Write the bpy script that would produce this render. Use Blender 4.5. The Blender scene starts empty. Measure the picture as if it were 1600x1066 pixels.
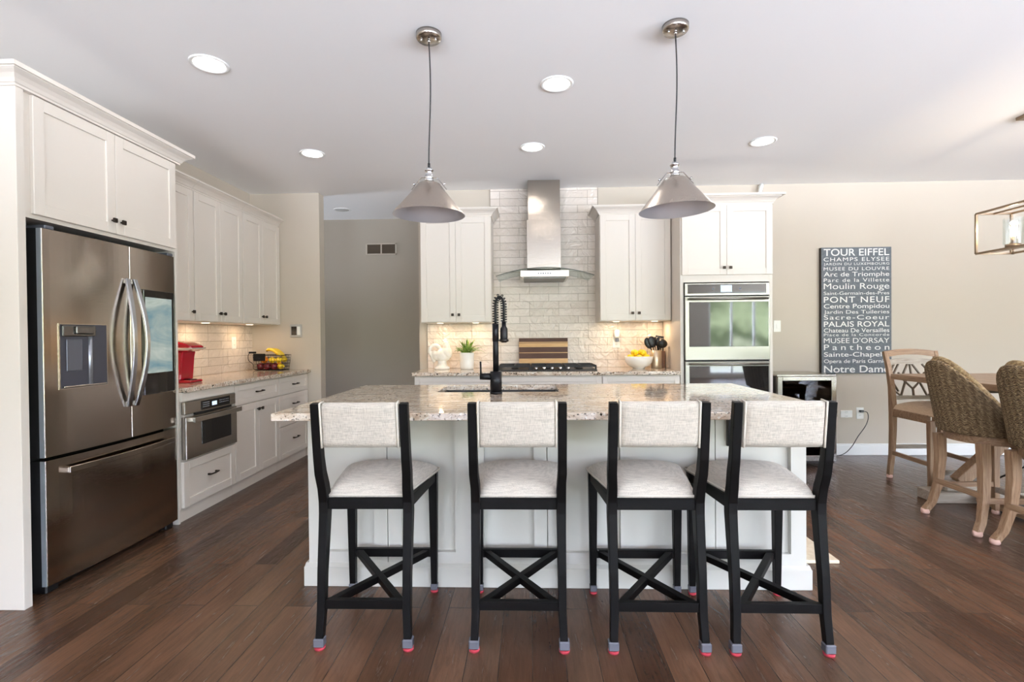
import bpy, bmesh, math, random
from mathutils import Vector, Matrix, Euler, noise
PI = math.pi
random.seed(7)
sc = bpy.context.scene
COL = sc.collection

# ------------------------------------------------------------------ camera
cam_d = bpy.data.cameras.new('camera'); cam = bpy.data.objects.new('camera', cam_d); COL.objects.link(cam)
cam_d.sensor_fit = 'HORIZONTAL'; cam_d.sensor_width = 36.0; cam_d.lens = 791.71 / 1600 * 36.0
cam_d.clip_start = 0.05; cam_d.clip_end = 200
yaw, pitch, roll = .0352, -.010, .0087
fw = Vector((-math.sin(yaw) * math.cos(pitch), math.cos(yaw) * math.cos(pitch), math.sin(pitch)))
rt = Vector((math.cos(yaw), math.sin(yaw), 0)); up = rt.cross(fw)
r2 = rt * math.cos(roll) - up * math.sin(roll); u2 = rt * math.sin(roll) + up * math.cos(roll)
m = Matrix((r2, u2, -fw)).transposed().to_4x4(); m.translation = Vector((0, 0, 1.2444))
cam.matrix_world = m
sc.camera = cam

# ------------------------------------------------------------------ colour management
sc.view_settings.view_transform = 'Standard'; sc.view_settings.look = 'None'
sc.view_settings.gamma = 1.0; sc.view_settings.use_curve_mapping = False
sc.view_settings.exposure = 0.90
try:
    sc.cycles.use_denoising = True
    sc.cycles.max_bounces = 10; sc.cycles.diffuse_bounces = 6; sc.cycles.glossy_bounces = 5
    sc.cycles.transmission_bounces = 8; sc.cycles.sample_clamp_indirect = 6.0
    sc.cycles.caustics_reflective = False; sc.cycles.caustics_refractive = False
except Exception: pass

# ------------------------------------------------------------------ world: overcast daylight over a green garden; ground glow raised to brighten the ceiling
SKY = 9.5
w = bpy.data.worlds.new('world'); sc.world = w; w.use_nodes = True
nt = w.node_tree; nt.nodes.clear()
wo = nt.nodes.new('ShaderNodeOutputWorld'); bg = nt.nodes.new('ShaderNodeBackground')
tc = nt.nodes.new('ShaderNodeTexCoord'); sep = nt.nodes.new('ShaderNodeSeparateXYZ')
nz = nt.nodes.new('ShaderNodeTexNoise'); nz.inputs['Scale'].default_value = 16; nz.inputs['Detail'].default_value = 6
rr = nt.nodes.new('ShaderNodeValToRGB'); e = rr.color_ramp.elements
e[0].position = .0; e[0].color = (4.3, 4.62, 5.45, 1)
e[1].position = 1.; e[1].color = (1.0, 1.15, 1.55, 1)
for p, c in ((.38, (3.5, 3.78, 4.5, 1)), (.445, (.85, .92, 1.1, 1)), (.475, (.55, .62, .48, 1)), (.495, (.10, .14, .08, 1)), (.51, (.45, .55, .36, 1)), (.53, (.14, .18, .11, 1)), (.545, (.60, .70, .52, 1)), (.56, (1.02, 1.16, 1.55, 1))):
    k = e.new(p); k.color = c
mad = nt.nodes.new('ShaderNodeMath'); mad.operation = 'MULTIPLY_ADD'; mad.inputs[1].default_value = .5; mad.inputs[2].default_value = .5
ma2 = nt.nodes.new('ShaderNodeMath'); ma2.operation = 'MULTIPLY_ADD'; ma2.inputs[1].default_value = .10
ma3 = nt.nodes.new('ShaderNodeMath'); ma3.operation = 'SUBTRACT'; ma3.inputs[1].default_value = .05
L = nt.links.new
L(tc.outputs['Generated'], sep.inputs[0]); L(tc.outputs['Generated'], nz.inputs['Vector'])
L(sep.outputs['Z'], mad.inputs[0]); L(nz.outputs[0], ma2.inputs[0]); L(mad.outputs[0], ma3.inputs[0]); L(ma3.outputs[0], ma2.inputs[2])
L(ma2.outputs[0], rr.inputs[0]); L(rr.outputs[0], bg.inputs['Color']); bg.inputs['Strength'].default_value = SKY
L(bg.outputs[0], wo.inputs[0])

def area_light(name, loc, rot, sx, sy, power, col=(1, 1, 1), portal=False, shape='RECTANGLE', spread=None):
    d = bpy.data.lights.new(name, 'AREA'); d.shape = shape; d.size = sx; d.size_y = sy; d.energy = power; d.color = col
    if spread: d.spread = spread
    if portal: d.cycles.is_portal = True
    o = bpy.data.objects.new(name, d); o.location = loc; o.rotation_euler = rot; COL.objects.link(o)
    return o
# window openings of the room behind the camera: (wall, from, to, sill, head); portals only guide the daylight
REAR_Y, RIGHT_X, LEFT_X, BACK_Y, CEIL = -5.4, 8.6, -2.947, 5.27, 2.767
REAR_WIN = [(-2.75, -.8, .10, 2.45), (.9, 3.8, .10, 2.45), (5.1, 8.3, .10, 2.45)]  # leftmost opening is unseen, added to light the stools and island front
RIGHT_WIN = [(-5.0, -2.6, .10, 2.55), (-2.3, -.4, .10, 2.55)]
for x0, x1, z0, z1 in REAR_WIN:
    area_light('window_portal', ((x0 + x1) / 2, REAR_Y - .06, (z0 + z1) / 2), (PI / 2, 0, 0), x1 - x0, z1 - z0, 1, portal=True)
for y0, y1, z0, z1 in RIGHT_WIN:
    area_light('window_portal', (RIGHT_X + .06, (y0 + y1) / 2, (z0 + z1) / 2), (0, PI / 2, 0), z1 - z0, y1 - y0, 1, portal=True)

CAN_POWER = .8
CAN_COL = (1.0, .91, .84)

# ------------------------------------------------------------------ materials
def srgb(r, g, b):
    f = lambda c: (c / 255 / 12.92) if c / 255 <= .04045 else ((c / 255 + .055) / 1.055) ** 2.4
    return (f(r), f(g), f(b), 1)
def mat(name, col, rough=.5, metal=0, **kw):
    m = bpy.data.materials.new(name); m.use_nodes = True
    b = m.node_tree.nodes['Principled BSDF']
    b.inputs['Base Color'].default_value = col if len(col) == 4 else (*col, 1)
    b.inputs['Roughness'].default_value = rough; b.inputs['Metallic'].default_value = metal
    for k, v in kw.items(): b.inputs[k.replace('_', ' ')].default_value = v
    return m
def N(m, t): return m.node_tree.nodes.new(t)
def K(m, a, b): m.node_tree.links.new(a, b)
def bsdf(m): return m.node_tree.nodes['Principled BSDF']
def coords(m, scale=(1, 1, 1), rot=(0, 0, 0), kind='Object'):
    t = N(m, 'ShaderNodeTexCoord'); mp = N(m, 'ShaderNodeMapping')
    mp.inputs['Scale'].default_value = scale; mp.inputs['Rotation'].default_value = rot
    K(m, t.outputs[kind], mp.inputs[0]); return mp.outputs[0]
def tex_noise(m, vec, scale, detail=3, rough=.5, dist=0):
    n = N(m, 'ShaderNodeTexNoise'); n.inputs['Scale'].default_value = scale; n.inputs['Detail'].default_value = detail
    n.inputs['Roughness'].default_value = rough; n.inputs['Distortion'].default_value = dist
    K(m, vec, n.inputs['Vector']); return n.outputs[0]
def ramp(m, fac, stops, interp='LINEAR'):
    r = N(m, 'ShaderNodeValToRGB'); r.color_ramp.interpolation = interp; e = r.color_ramp.elements
    e[0].position, e[0].color = stops[0][0], stops[0][1]; e[1].position, e[1].color = stops[-1][0], stops[-1][1]
    for p, c in stops[1:-1]: k = e.new(p); k.color = c
    K(m, fac, r.inputs[0]); return r.outputs[0]
def mix(m, a, b, fac, mode='MIX'):
    x = N(m, 'ShaderNodeMix'); x.data_type = 'RGBA'; x.blend_type = mode
    for s, v in ((0, fac), (6, a), (7, b)):
        if hasattr(v, 'is_output'): K(m, v, x.inputs[s])
        else: x.inputs[s].default_value = v
    return x.outputs[2]
def bump(m, h, strength=.3, dist=.01, normal=None):
    b = N(m, 'ShaderNodeBump'); b.inputs['Strength'].default_value = strength; b.inputs['Distance'].default_value = dist
    K(m, h, b.inputs['Height'])
    if normal is not None: K(m, normal, b.inputs['Normal'])
    return b.outputs[0]
def math_(m, op, a, b=None):
    x = N(m, 'ShaderNodeMath'); x.operation = op
    for i, v in enumerate((a, b)):
        if v is None: continue
        if hasattr(v, 'is_output'): K(m, v, x.inputs[i])
        else: x.inputs[i].default_value = v
    return x.outputs[0]
def setc(m, c): K(m, c, bsdf(m).inputs['Base Color'])
def setn(m, n): K(m, n, bsdf(m).inputs['Normal'])
G = lambda v: (v, v, v, 1)

def m_paint(name, col, rough=.55, bs=.06):
    m = mat(name, col, rough); v = coords(m)
    setn(m, bump(m, tex_noise(m, v, 260, 2), bs, .002)); return m
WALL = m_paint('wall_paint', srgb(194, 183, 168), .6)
WALL_SHADED = m_paint('wall_paint_shaded', srgb(176, 166, 152), .6)  # same paint as the walls, darkened to carry the hall's shade
CEILM = m_paint('ceiling_paint', srgb(247, 247, 247), .8)
TRIM = m_paint('trim_paint', srgb(240, 240, 238), .35, .02)
CAB = m_paint('cabinet_paint', srgb(219, 211, 202), .33, .02)
CAB_DAYLIT = m_paint('cabinet_paint_daylit', srgb(203, 200, 193), .33, .02)  # cabinet paint with the cooler daylight on the island put into its colour

def m_floor():
    m = mat('hardwood_floor', G(.1), .3, 0, Specular_IOR_Level=.38)
    v = coords(m, rot=(0, 0, PI / 2))
    br = N(m, 'ShaderNodeTexBrick'); br.offset = .37; br.offset_frequency = 2; br.squash = 1
    for k, x in (('Scale', 1.), ('Mortar Size', .0016), ('Mortar Smooth', .3), ('Bias', 0), ('Brick Width', 1.15), ('Row Height', .127)):
        br.inputs[k].default_value = x
    br.inputs['Color1'].default_value = G(0); br.inputs['Color2'].default_value = G(1); br.inputs['Mortar'].default_value = G(.5)
    K(m, v, br.inputs['Vector'])
    tone = ramp(m, br.outputs['Color'], [(0, srgb(66, 43, 31)), (.35, srgb(84, 58, 42)), (.7, srgb(101, 71, 52)), (1, srgb(74, 55, 42))])
    vs = coords(m, scale=(14, 1.0, 1))
    sh = N(m, 'ShaderNodeVectorMath'); sh.operation = 'ADD'
    mul = N(m, 'ShaderNodeVectorMath'); mul.operation = 'SCALE'; mul.inputs['Scale'].default_value = 37
    K(m, br.outputs['Color'], mul.inputs[0]); K(m, vs, sh.inputs[0]); K(m, mul.outputs[0], sh.inputs[1])
    gr = tex_noise(m, sh.outputs[0], 3.2, 8, .65, 1.4)
    g2 = ramp(m, gr, [(.25, G(.62)), (.5, G(1.)), (.8, G(1.32))])
    blot = ramp(m, tex_noise(m, coords(m, scale=(2.5, .9, 1)), 2.2, 3), [(.3, G(.82)), (.7, G(1.18))])
    c = mix(m, tone, g2, 1.0, 'MULTIPLY'); c = mix(m, c, blot, 1.0, 'MULTIPLY')
    c = mix(m, c, srgb(46, 33, 26), br.outputs['Fac'])
    setc(m, c)
    sc_ = tex_noise(m, coords(m, scale=(7, 2.4, 1)), 3.0, 3, .5, .8)
    h = math_(m, 'ADD', math_(m, 'MULTIPLY', sc_, .9), math_(m, 'MULTIPLY', gr, .25))
    h = math_(m, 'SUBTRACT', h, math_(m, 'MULTIPLY', br.outputs['Fac'], .6))
    setn(m, bump(m, h, .42, .012))
    K(m, ramp(m, gr, [(.2, G(.30)), (.8, G(.20))]), bsdf(m).inputs['Roughness'])
    return m
FLOOR = m_floor()

def m_granite():
    m = mat('granite', G(.5), .07)
    bsdf(m).inputs['Specular IOR Level'].default_value = .6
    v = coords(m); vx = coords(m, scale=(1.0, 3.2, 3.2))
    a = tex_noise(m, vx, 9, 7, .72, .6)
    base = ramp(m, a, [(.28, srgb(140, 116, 98)), (.40, srgb(184, 162, 142)), (.52, srgb(212, 196, 178)), (.62, srgb(228, 219, 208)), (.76, srgb(176, 150, 130))])
    vo = N(m, 'ShaderNodeTexVoronoi'); vo.inputs['Scale'].default_value = 120; K(m, v, vo.inputs['Vector'])
    sp = ramp(m, vo.outputs['Color'], [(0, srgb(36, 30, 30)), (.17, srgb(70, 58, 52)), (.2, G(1)), (.8, G(1)), (1, G(1))], 'CONSTANT')
    patch = ramp(m, tex_noise(m, v, 22, 4, .6), [(.47, G(0)), (.56, G(1))])
    c = mix(m, base, sp, patch, 'MULTIPLY')
    b2 = ramp(m, tex_noise(m, v, 75, 3, .6), [(.36, srgb(70, 60, 56)), (.43, G(1)), (1, G(1))])
    c = mix(m, c, b2, .8, 'MULTIPLY')
    w2 = ramp(m, tex_noise(m, v, 48, 2, .5), [(.6, G(0)), (.68, G(1))])
    c = mix(m, c, srgb(232, 228, 220), math_(m, 'MULTIPLY', w2, .8))
    setc(m, c); return m
GRAN = m_granite()

def m_tile(name, swap):
    m = mat(name, G(.5), .12)
    t = N(m, 'ShaderNodeTexCoord'); s = N(m, 'ShaderNodeSeparateXYZ'); c = N(m, 'ShaderNodeCombineXYZ')
    K(m, t.outputs['Object'], s.inputs[0]); K(m, s.outputs[1 if swap else 0], c.inputs[0]); K(m, s.outputs[2], c.inputs[1])
    br = N(m, 'ShaderNodeTexBrick'); br.offset = .34; br.offset_frequency = 3
    for k, x in (('Scale', 1.), ('Mortar Size', .0022), ('Mortar Smooth', .2), ('Bias', 0), ('Brick Width', .302), ('Row Height', .0762)):
        br.inputs[k].default_value = x
    br.inputs['Color1'].default_value = srgb(216, 204, 192); br.inputs['Color2'].default_value = srgb(228, 217, 207)
    br.inputs['Mortar'].default_value = srgb(172, 160, 144)
    K(m, c.outputs[0], br.inputs['Vector']); setc(m, br.outputs['Color'])
    n = tex_noise(m, coords(m, scale=(1, 1, 1)), 11, 2, .5, 1.6)
    h = math_(m, 'SUBTRACT', n, math_(m, 'MULTIPLY', br.outputs['Fac'], .25))
    setn(m, bump(m, h, .7, .022)); return m
TILE = m_tile('wavy_tile', False); TILEL = m_tile('wavy_tile_side', True)

def m_steel(name, col, rough, axis, bs=.04):
    m = mat(name, col, rough, 1.0)
    s = [900, 900, 900]; s[axis] = 6
    n = tex_noise(m, coords(m, scale=tuple(x / 10 for x in s)), 8, 2)
    setn(m, bump(m, n, bs, .001))
    K(m, ramp(m, n, [(0, G(rough * .8)), (1, G(rough * 1.25))]), bsdf(m).inputs['Roughness'])
    bsdf(m).inputs['Anisotropic'].default_value = .5
    return m
STEEL = m_steel('brushed_steel', srgb(196, 190, 182), .24, 0)
STEELV = m_steel('brushed_steel_upright', srgb(176, 168, 158), .17, 0, .22)
FRIDGE = m_steel('fridge_steel', srgb(160, 149, 138), .13, 0, .10)
HANDM = mat('handle_steel', srgb(176, 178, 182), .2, 1.0)
OVST = m_steel('oven_steel', srgb(142, 138, 132), .3, 0)
CHROME = mat('bright_chrome', srgb(210, 210, 212), .12, 1.0)
NICKEL = mat('satin_nickel', srgb(186, 178, 170), .25, 1.0)
SHADE = m_steel('shade_metal', srgb(190, 180, 170), .27, 2)
SHADEIN = mat('shade_inside', srgb(205, 208, 218), .42, .6)
BRONZE = mat('dark_bronze', srgb(52, 44, 38), .35, .8)
BLACKM = mat('matte_black_metal', srgb(24, 24, 28), .35, .5)
BLACKP = mat('black_plastic', srgb(18, 18, 20), .35)
BGLASS = mat('black_glass', srgb(16, 16, 18), .04, 0, Specular_IOR_Level=.9)
OVGLASS = mat('oven_glass', srgb(34, 33, 33), .03, 0, Specular_IOR_Level=.9)
GREYP = mat('grey_plastic', srgb(96, 98, 108), .35, .3)
WHITEP = mat('white_plastic', srgb(238, 238, 234), .35)
BWOOD = mat('black_wood', srgb(11, 9, 9), .42, Specular_IOR_Level=.12)
RED = mat('red_plastic', srgb(168, 14, 34), .12, 0, Coat_Weight=.6)
CERAM = mat('white_ceramic', srgb(240, 238, 232), .25)
CORDM = mat('dark_cord', srgb(40, 38, 40), .5)
RUBBER = mat('clear_cap', srgb(92, 92, 100), .2, 0)
REDF = mat('red_felt', srgb(164, 44, 58), .8)
PINKF = mat('pink_felt', srgb(214, 176, 162), .7)
def m_emit(name, col, s):
    m = mat(name, G(0), .5); b = bsdf(m); b.inputs['Emission Color'].default_value = col; b.inputs['Emission Strength'].default_value = s; return m
CANE = m_emit('lit_lens', (1, .96, .9, 1), 6)
PUCK = m_emit('lit_puck', (1, .80, .55, 1), 1.6)
CANOFF = mat('dim_lens', srgb(200, 200, 198), .4)
BULB = m_emit('lit_bulb', (1, .82, .58, 1), 14)
def m_glass(name, col, rough=.0):
    m = mat(name, col, rough); b = bsdf(m); b.inputs['Transmission Weight'].default_value = 1; b.inputs['IOR'].default_value = 1.45; return m
GLASS = m_glass('clear_glass', (.93, .96, .95, 1))
def m_thin(name, col, mixv):
    m = mat(name, col, .02); b = bsdf(m); out = m.node_tree.nodes['Material Output']
    tr = N(m, 'ShaderNodeBsdfTransparent'); tr.inputs[0].default_value = col; x = N(m, 'ShaderNodeMixShader'); x.inputs[0].default_value = mixv
    gl = N(m, 'ShaderNodeBsdfGlossy'); gl.inputs['Roughness'].default_value = .02
    K(m, tr.outputs[0], x.inputs[1]); K(m, gl.outputs[0], x.inputs[2]); K(m, x.outputs[0], out.inputs[0]); return m
PANE = m_thin('window_glass', (.97, .98, .97, 1), .05)
THING = m_thin('thin_glass', (.90, .94, .93, 1), .16)

def m_linen(name, c1, c2, sc_=1.0):
    m = mat(name, G(.6), .9)
    a = tex_noise(m, coords(m, scale=(420 * sc_, 420 * sc_, 26 * sc_)), 1, 2); b = tex_noise(m, coords(m, scale=(26 * sc_, 26 * sc_, 420 * sc_)), 1, 2)
    h = math_(m, 'MULTIPLY', math_(m, 'ADD', a, b), .5)
    setc(m, ramp(m, h, [(.38, c1), (.6, c2)])); setn(m, bump(m, h, .25, .003))
    bsdf(m).inputs['Sheen Weight'].default_value = .2
    return m
LINEN = m_linen('linen_fabric', srgb(168, 160, 151), srgb(200, 191, 181))
PIPING = mat('piping_fabric', srgb(208, 200, 190), .9)
TANF = m_linen('tan_seat_fabric', srgb(190, 160, 130), srgb(214, 186, 154))

def m_wood(name, cols, rough=.5, axis=2, sc_=1.0, bs=.15):
    m = mat(name, G(.3), rough)
    s = [22 * sc_] * 3; s[axis] = 1.6 * sc_
    n = tex_noise(m, coords(m, scale=tuple(s)), 2.4, 7, .65, 1.2)
    setc(m, ramp(m, n, [(.25, cols[0]), (.5, cols[1]), (.75, cols[2])])); setn(m, bump(m, n, bs, .004)); return m
DRIFT = m_wood('driftwood', (srgb(112, 84, 62), srgb(152, 120, 92), srgb(178, 150, 122)))
DRIFTX = m_wood('driftwood_across', (srgb(112, 84, 62), srgb(152, 120, 92), srgb(178, 150, 122)), axis=0)
DRIFTY = m_wood('driftwood_along', (srgb(112, 84, 62), srgb(156, 124, 96), srgb(180, 152, 124)), .35, axis=1)
GREYW = m_wood('grey_washed_wood', (srgb(128, 116, 104), srgb(164, 152, 138), srgb(188, 178, 164)), axis=0)
MAPLE = m_wood('maple_strip', (srgb(196, 150, 98), srgb(214, 172, 120), srgb(226, 190, 142)), .6, axis=0)
WALNUT = m_wood('walnut_strip', (srgb(60, 36, 26), srgb(82, 52, 38), srgb(94, 62, 46)), .6, axis=0)
KNIFEW = m_wood('knife_block_wood', (srgb(94, 62, 44), srgb(120, 84, 60), srgb(140, 100, 74)), .4)
def m_weave():
    m = mat('woven_seagrass', G(.2), .75)
    t = N(m, 'ShaderNodeUVMap'); t.uv_map = 'UVMap'
    mp = N(m, 'ShaderNodeMapping'); K(m, t.outputs[0], mp.inputs[0])
    mp.inputs['Scale'].default_value = (1, 1, 1)
    s = N(m, 'ShaderNodeSeparateXYZ'); K(m, mp.outputs[0], s.inputs[0])
    # braided strands: diagonal strokes whose slant flips from one column to the next
    col = math_(m, 'ADD', math_(m, 'MULTIPLY', s.outputs[0], 34.0), math_(m, 'MULTIPLY', tex_noise(m, mp.outputs[0], 18, 2), 1.3))
    tri = math_(m, 'PINGPONG', col, .5)
    ph = math_(m, 'ADD', math_(m, 'MULTIPLY', s.outputs[1], 46.0), math_(m, 'MULTIPLY', tri, 1.6))
    wob = math_(m, 'MULTIPLY', tex_noise(m, mp.outputs[0], 34, 4), 2.6)
    ph = math_(m, 'ADD', ph, wob)
    st = math_(m, 'PINGPONG', ph, .5)
    h = math_(m, 'MULTIPLY', math_(m, 'POWER', math_(m, 'MULTIPLY', st, 2.0), .6), math_(m, 'POWER', math_(m, 'ADD', math_(m, 'MULTIPLY', tri, 1.3), .35), .4))
    nn = tex_noise(m, mp.outputs[0], 90, 4, .7)
    hh = math_(m, 'ADD', h, math_(m, 'MULTIPLY', nn, .35))
    setc(m, ramp(m, hh, [(.2, srgb(56, 40, 26)), (.6, srgb(112, 88, 60)), (.95, srgb(160, 134, 98)), (1.25, srgb(190, 166, 128))]))
    setn(m, bump(m, h, .9, .012)); return m
WEAVE = m_weave()
def m_flat_noise(name, c1, c2, scale, rough=.5, bs=.1):
    m = mat(name, c1, rough); n = tex_noise(m, coords(m), scale, 4)
    setc(m, ramp(m, n, [(.35, c1), (.65, c2)])); setn(m, bump(m, n, bs, .004)); return m
CANVAS = m_flat_noise('slate_canvas', srgb(94, 99, 105), srgb(108, 113, 119), 60, .7)
SIGNW = mat('sign_white', srgb(232, 232, 228), .7)
SIGN_SHADE = mat('sign_edge_shade', srgb(48, 38, 32), .6)  # shade on the sign's left side, put into the colour
LEAF = m_flat_noise('leaf_green', srgb(78, 118, 36), srgb(150, 176, 84), 30, .45)
SOIL = m_flat_noise('soil', srgb(40, 30, 22), srgb(66, 50, 36), 90, .9)
LEMON = m_flat_noise('lemon_skin', srgb(236, 198, 10), srgb(250, 220, 50), 70, .35)
BANANA = m_flat_noise('banana_skin', srgb(226, 184, 30), srgb(244, 214, 76), 24, .45)
ORANGE = m_flat_noise('orange_skin', srgb(232, 128, 14), srgb(246, 156, 40), 120, .4)
APPLE = m_flat_noise('dark_apple_skin', srgb(84, 18, 32), srgb(132, 40, 50), 18, .25)
MATM = m_flat_noise('cream_mat', srgb(214, 196, 168), srgb(226, 212, 188), 40, .7)
ROOST = m_flat_noise('distressed_ceramic', srgb(238, 232, 218), srgb(248, 244, 236), 30, .45)
def m_screen():
    m = mat('fridge_screen', G(.02), .05)
    n = tex_noise(m, coords(m, scale=(1, 3, 3)), 2.3, 4, .6, .8)
    c = ramp(m, n, [(.3, srgb(92, 132, 146)), (.5, srgb(148, 164, 160)), (.62, srgb(176, 186, 178)), (.75, srgb(130, 150, 134))])
    K(m, c, bsdf(m).inputs['Emission Color']); bsdf(m).inputs['Emission Strength'].default_value = .55
    return m
SCREEN = m_screen()
DISPLAY = m_emit('lit_display', srgb(190, 214, 235), .9)

# ------------------------------------------------------------------ mesh builder
class B:
    def __init__(s): s.bm = bmesh.new(); s.mi = 0
    def _new(s, faces_before):
        for f in list(s.bm.faces)[faces_before:]: f.material_index = s.mi
    def box(s, x0, x1, y0, y1, z0, z1, bev=0, seg=1, mtx=None):
        t = bmesh.new(); bmesh.ops.create_cube(t, size=1)
        for v in t.verts: v.co = Vector(((x0 + x1) / 2 + v.co.x * (x1 - x0), (y0 + y1) / 2 + v.co.y * (y1 - y0), (z0 + z1) / 2 + v.co.z * (z1 - z0)))
        if bev: bmesh.ops.bevel(t, geom=t.edges[:] , offset=bev, segments=seg, affect='EDGES', profile=.5)
        s.add(t, mtx); return s
    def add(s, t, mtx=None, smooth=False):
        if mtx is not None: t.transform(mtx)
        for f in t.faces:
            f.material_index = s.mi
            if smooth: f.smooth = True
        me = bpy.data.meshes.new('tmp'); t.to_mesh(me); t.free(); s.bm.from_mesh(me); bpy.data.meshes.remove(me); return s
    def bar(s, p0, p1, w, d=None, bev=0, upv=(0, 0, 1)):
        p0, p1 = Vector(p0), Vector(p1); d = d or w; ax = (p1 - p0); ln = ax.length; ax.normalize()
        u = Vector(upv); 
        if abs(ax.dot(u)) > .98: u = Vector((0, 1, 0))
        sx = u.cross(ax).normalized(); sy = ax.cross(sx).normalized()
        M = Matrix((sx, sy, ax)).transposed().to_4x4(); M.translation = (p0 + p1) / 2
        return s.box(-w / 2, w / 2, -d / 2, d / 2, -ln / 2, ln / 2, bev, mtx=M)
    def cyl(s, p0, p1, r0, r1=None, seg=20, caps=True):
        p0, p1 = Vector(p0), Vector(p1); r1 = r0 if r1 is None else r1
        t = bmesh.new(); ln = (p1 - p0).length
        bmesh.ops.create_cone(t, cap_ends=caps, segments=seg, radius1=r0, radius2=r1, depth=ln)
        q = Vector((0, 0, 1)).rotation_difference((p1 - p0).normalized()); M = q.to_matrix().to_4x4(); M.translation = (p0 + p1) / 2
        for f in t.faces: f.smooth = len(f.verts) == 4
        if mat: pass
        t.transform(M)
        for f in t.faces: f.material_index = s.mi
        me = bpy.data.meshes.new('tmp'); t.to_mesh(me); t.free(); s.bm.from_mesh(me); bpy.data.meshes.remove(me); return s
    def lathe(s, prof, c=(0, 0, 0), seg=32, mtx=None):
        t = bmesh.new(); rings = []
        for r, z in prof:
            if r < 1e-6: rings.append([t.verts.new((0, 0, z))])
            else: rings.append([t.verts.new((r * math.cos(2 * PI * i / seg), r * math.sin(2 * PI * i / seg), z)) for i in range(seg)])
        for a, b in zip(rings, rings[1:]):
            for i in range(seg):
                j = (i + 1) % seg
                if len(a) == 1 and len(b) == 1: continue
                if len(a) == 1: f = t.faces.new((a[0], b[j], b[i]))
                elif len(b) == 1: f = t.faces.new((a[i], a[j], b[0]))
                else: f = t.faces.new((a[i], a[j], b[j], b[i]))
                f.smooth = True
        bmesh.ops.recalc_face_normals(t, faces=t.faces[:])
        M = Matrix.Translation(c)
        if mtx is not None: M = M @ mtx
        s.add(t, M); return s
    def tube(s, pts, r, seg=10, caps=True, taper=None, closed=False):
        pts = [Vector(p) for p in pts]; n = len(pts); t = bmesh.new(); rings = []
        prev = None
        for i, p in enumerate(pts):
            if closed: d = (pts[(i + 1) % n] - pts[i - 1]).normalized()
            else: d = (pts[min(i + 1, n - 1)] - pts[max(i - 1, 0)]).normalized()
            if prev is None:
                a = Vector((0, 0, 1)) if abs(d.z) < .9 else Vector((1, 0, 0)); x = d.cross(a).normalized()
            else: x = (prev - d * prev.dot(d)).normalized()
            prev = x; y = d.cross(x); rad = r * (taper[i] if taper else 1)
            rings.append([t.verts.new(p + (x * math.cos(2 * PI * k / seg) + y * math.sin(2 * PI * k / seg)) * rad) for k in range(seg)])
        for i in range(n if closed else n - 1):
            a, b = rings[i], rings[(i + 1) % n]
            for k in range(seg):
                f = t.faces.new((a[k], a[(k + 1) % seg], b[(k + 1) % seg], b[k])); f.smooth = True
        if caps and not closed: t.faces.new(rings[0][::-1]); t.faces.new(rings[-1])
        bmesh.ops.recalc_face_normals(t, faces=t.faces[:])
        s.add(t); return s
    def sphere(s, c, r, sx=1, sy=1, sz=1, sub=3, rot=None):
        t = bmesh.new(); bmesh.ops.create_icosphere(t, subdivisions=sub, radius=r)
        M = Matrix.Translation(c)
        if rot is not None: M = M @ Euler(rot).to_matrix().to_4x4()
        M = M @ Matrix.Diagonal((sx, sy, sz, 1)); s.add(t, M, True); return s
    def prism(s, poly, axis, a, b, bev=0):
        # poly: 2D points; axis 0: (y,z) extruded over x; 1: (x,z) over y; 2: (x,y) over z
        t = bmesh.new()
        def mk(p, h): return {0: (h, p[0], p[1]), 1: (p[0], h, p[1]), 2: (p[0], p[1], h)}[axis]
        v0 = [t.verts.new(mk(p, a)) for p in poly]; v1 = [t.verts.new(mk(p, b)) for p in poly]; n = len(poly)
        t.faces.new(v0); t.faces.new(v1[::-1])
        for i in range(n): t.faces.new((v0[i], v0[(i + 1) % n], v1[(i + 1) % n], v1[i]))
        bmesh.ops.recalc_face_normals(t, faces=t.faces[:])
        if bev: bmesh.ops.bevel(t, geom=t.edges[:], offset=bev, segments=1, affect='EDGES')
        s.add(t); return s
    def ribbon(s, path, w, d, side):
        # rectangular section swept along a path; side = fixed width axis, w list or number, d = depth
        side = Vector(side).normalized(); pts = [Vector(p) for p in path]; n = len(pts); t = bmesh.new(); R = []
        for i, p in enumerate(pts):
            dd = (pts[min(i + 1, n - 1)] - pts[max(i - 1, 0)]).normalized(); nn = dd.cross(side).normalized()
            ww = (w[i] if isinstance(w, (list, tuple)) else w) / 2; de = (d[i] if isinstance(d, (list, tuple)) else d) / 2
            R.append([t.verts.new(p + side * a * ww + nn * b * de) for a, b in ((-1, -1), (1, -1), (1, 1), (-1, 1))])
        for i in range(n - 1):
            for k in range(4): t.faces.new((R[i][k], R[i][(k + 1) % 4], R[i + 1][(k + 1) % 4], R[i + 1][k]))
        t.faces.new(R[0][::-1]); t.faces.new(R[-1]); bmesh.ops.recalc_face_normals(t, faces=t.faces[:])
        bmesh.ops.bevel(t, geom=[e for e in t.edges], offset=min(.0025, .002), segments=1, affect='EDGES'); s.add(t); return s
    def grid(s, fn, nu, nv, closed_u=False, uvs=False):
        t = bmesh.new(); V = [[t.verts.new(fn(i / nu, j / nv)) for j in range(nv + 1)] for i in range(nu + (0 if closed_u else 1))]
        uv = t.loops.layers.uv.new('UVMap') if uvs else None
        for i in range(nu):
            for j in range(nv):
                i2 = (i + 1) % len(V) if closed_u else i + 1
                f = t.faces.new((V[i][j], V[i2][j], V[i2][j + 1], V[i][j + 1])); f.smooth = True
                if uv:
                    for l, q in zip(f.loops, ((i, j), (i + 1, j), (i + 1, j + 1), (i, j + 1))): l[uv].uv = (q[0] / nu, q[1] / nv)
        s.add(t); return s
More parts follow.
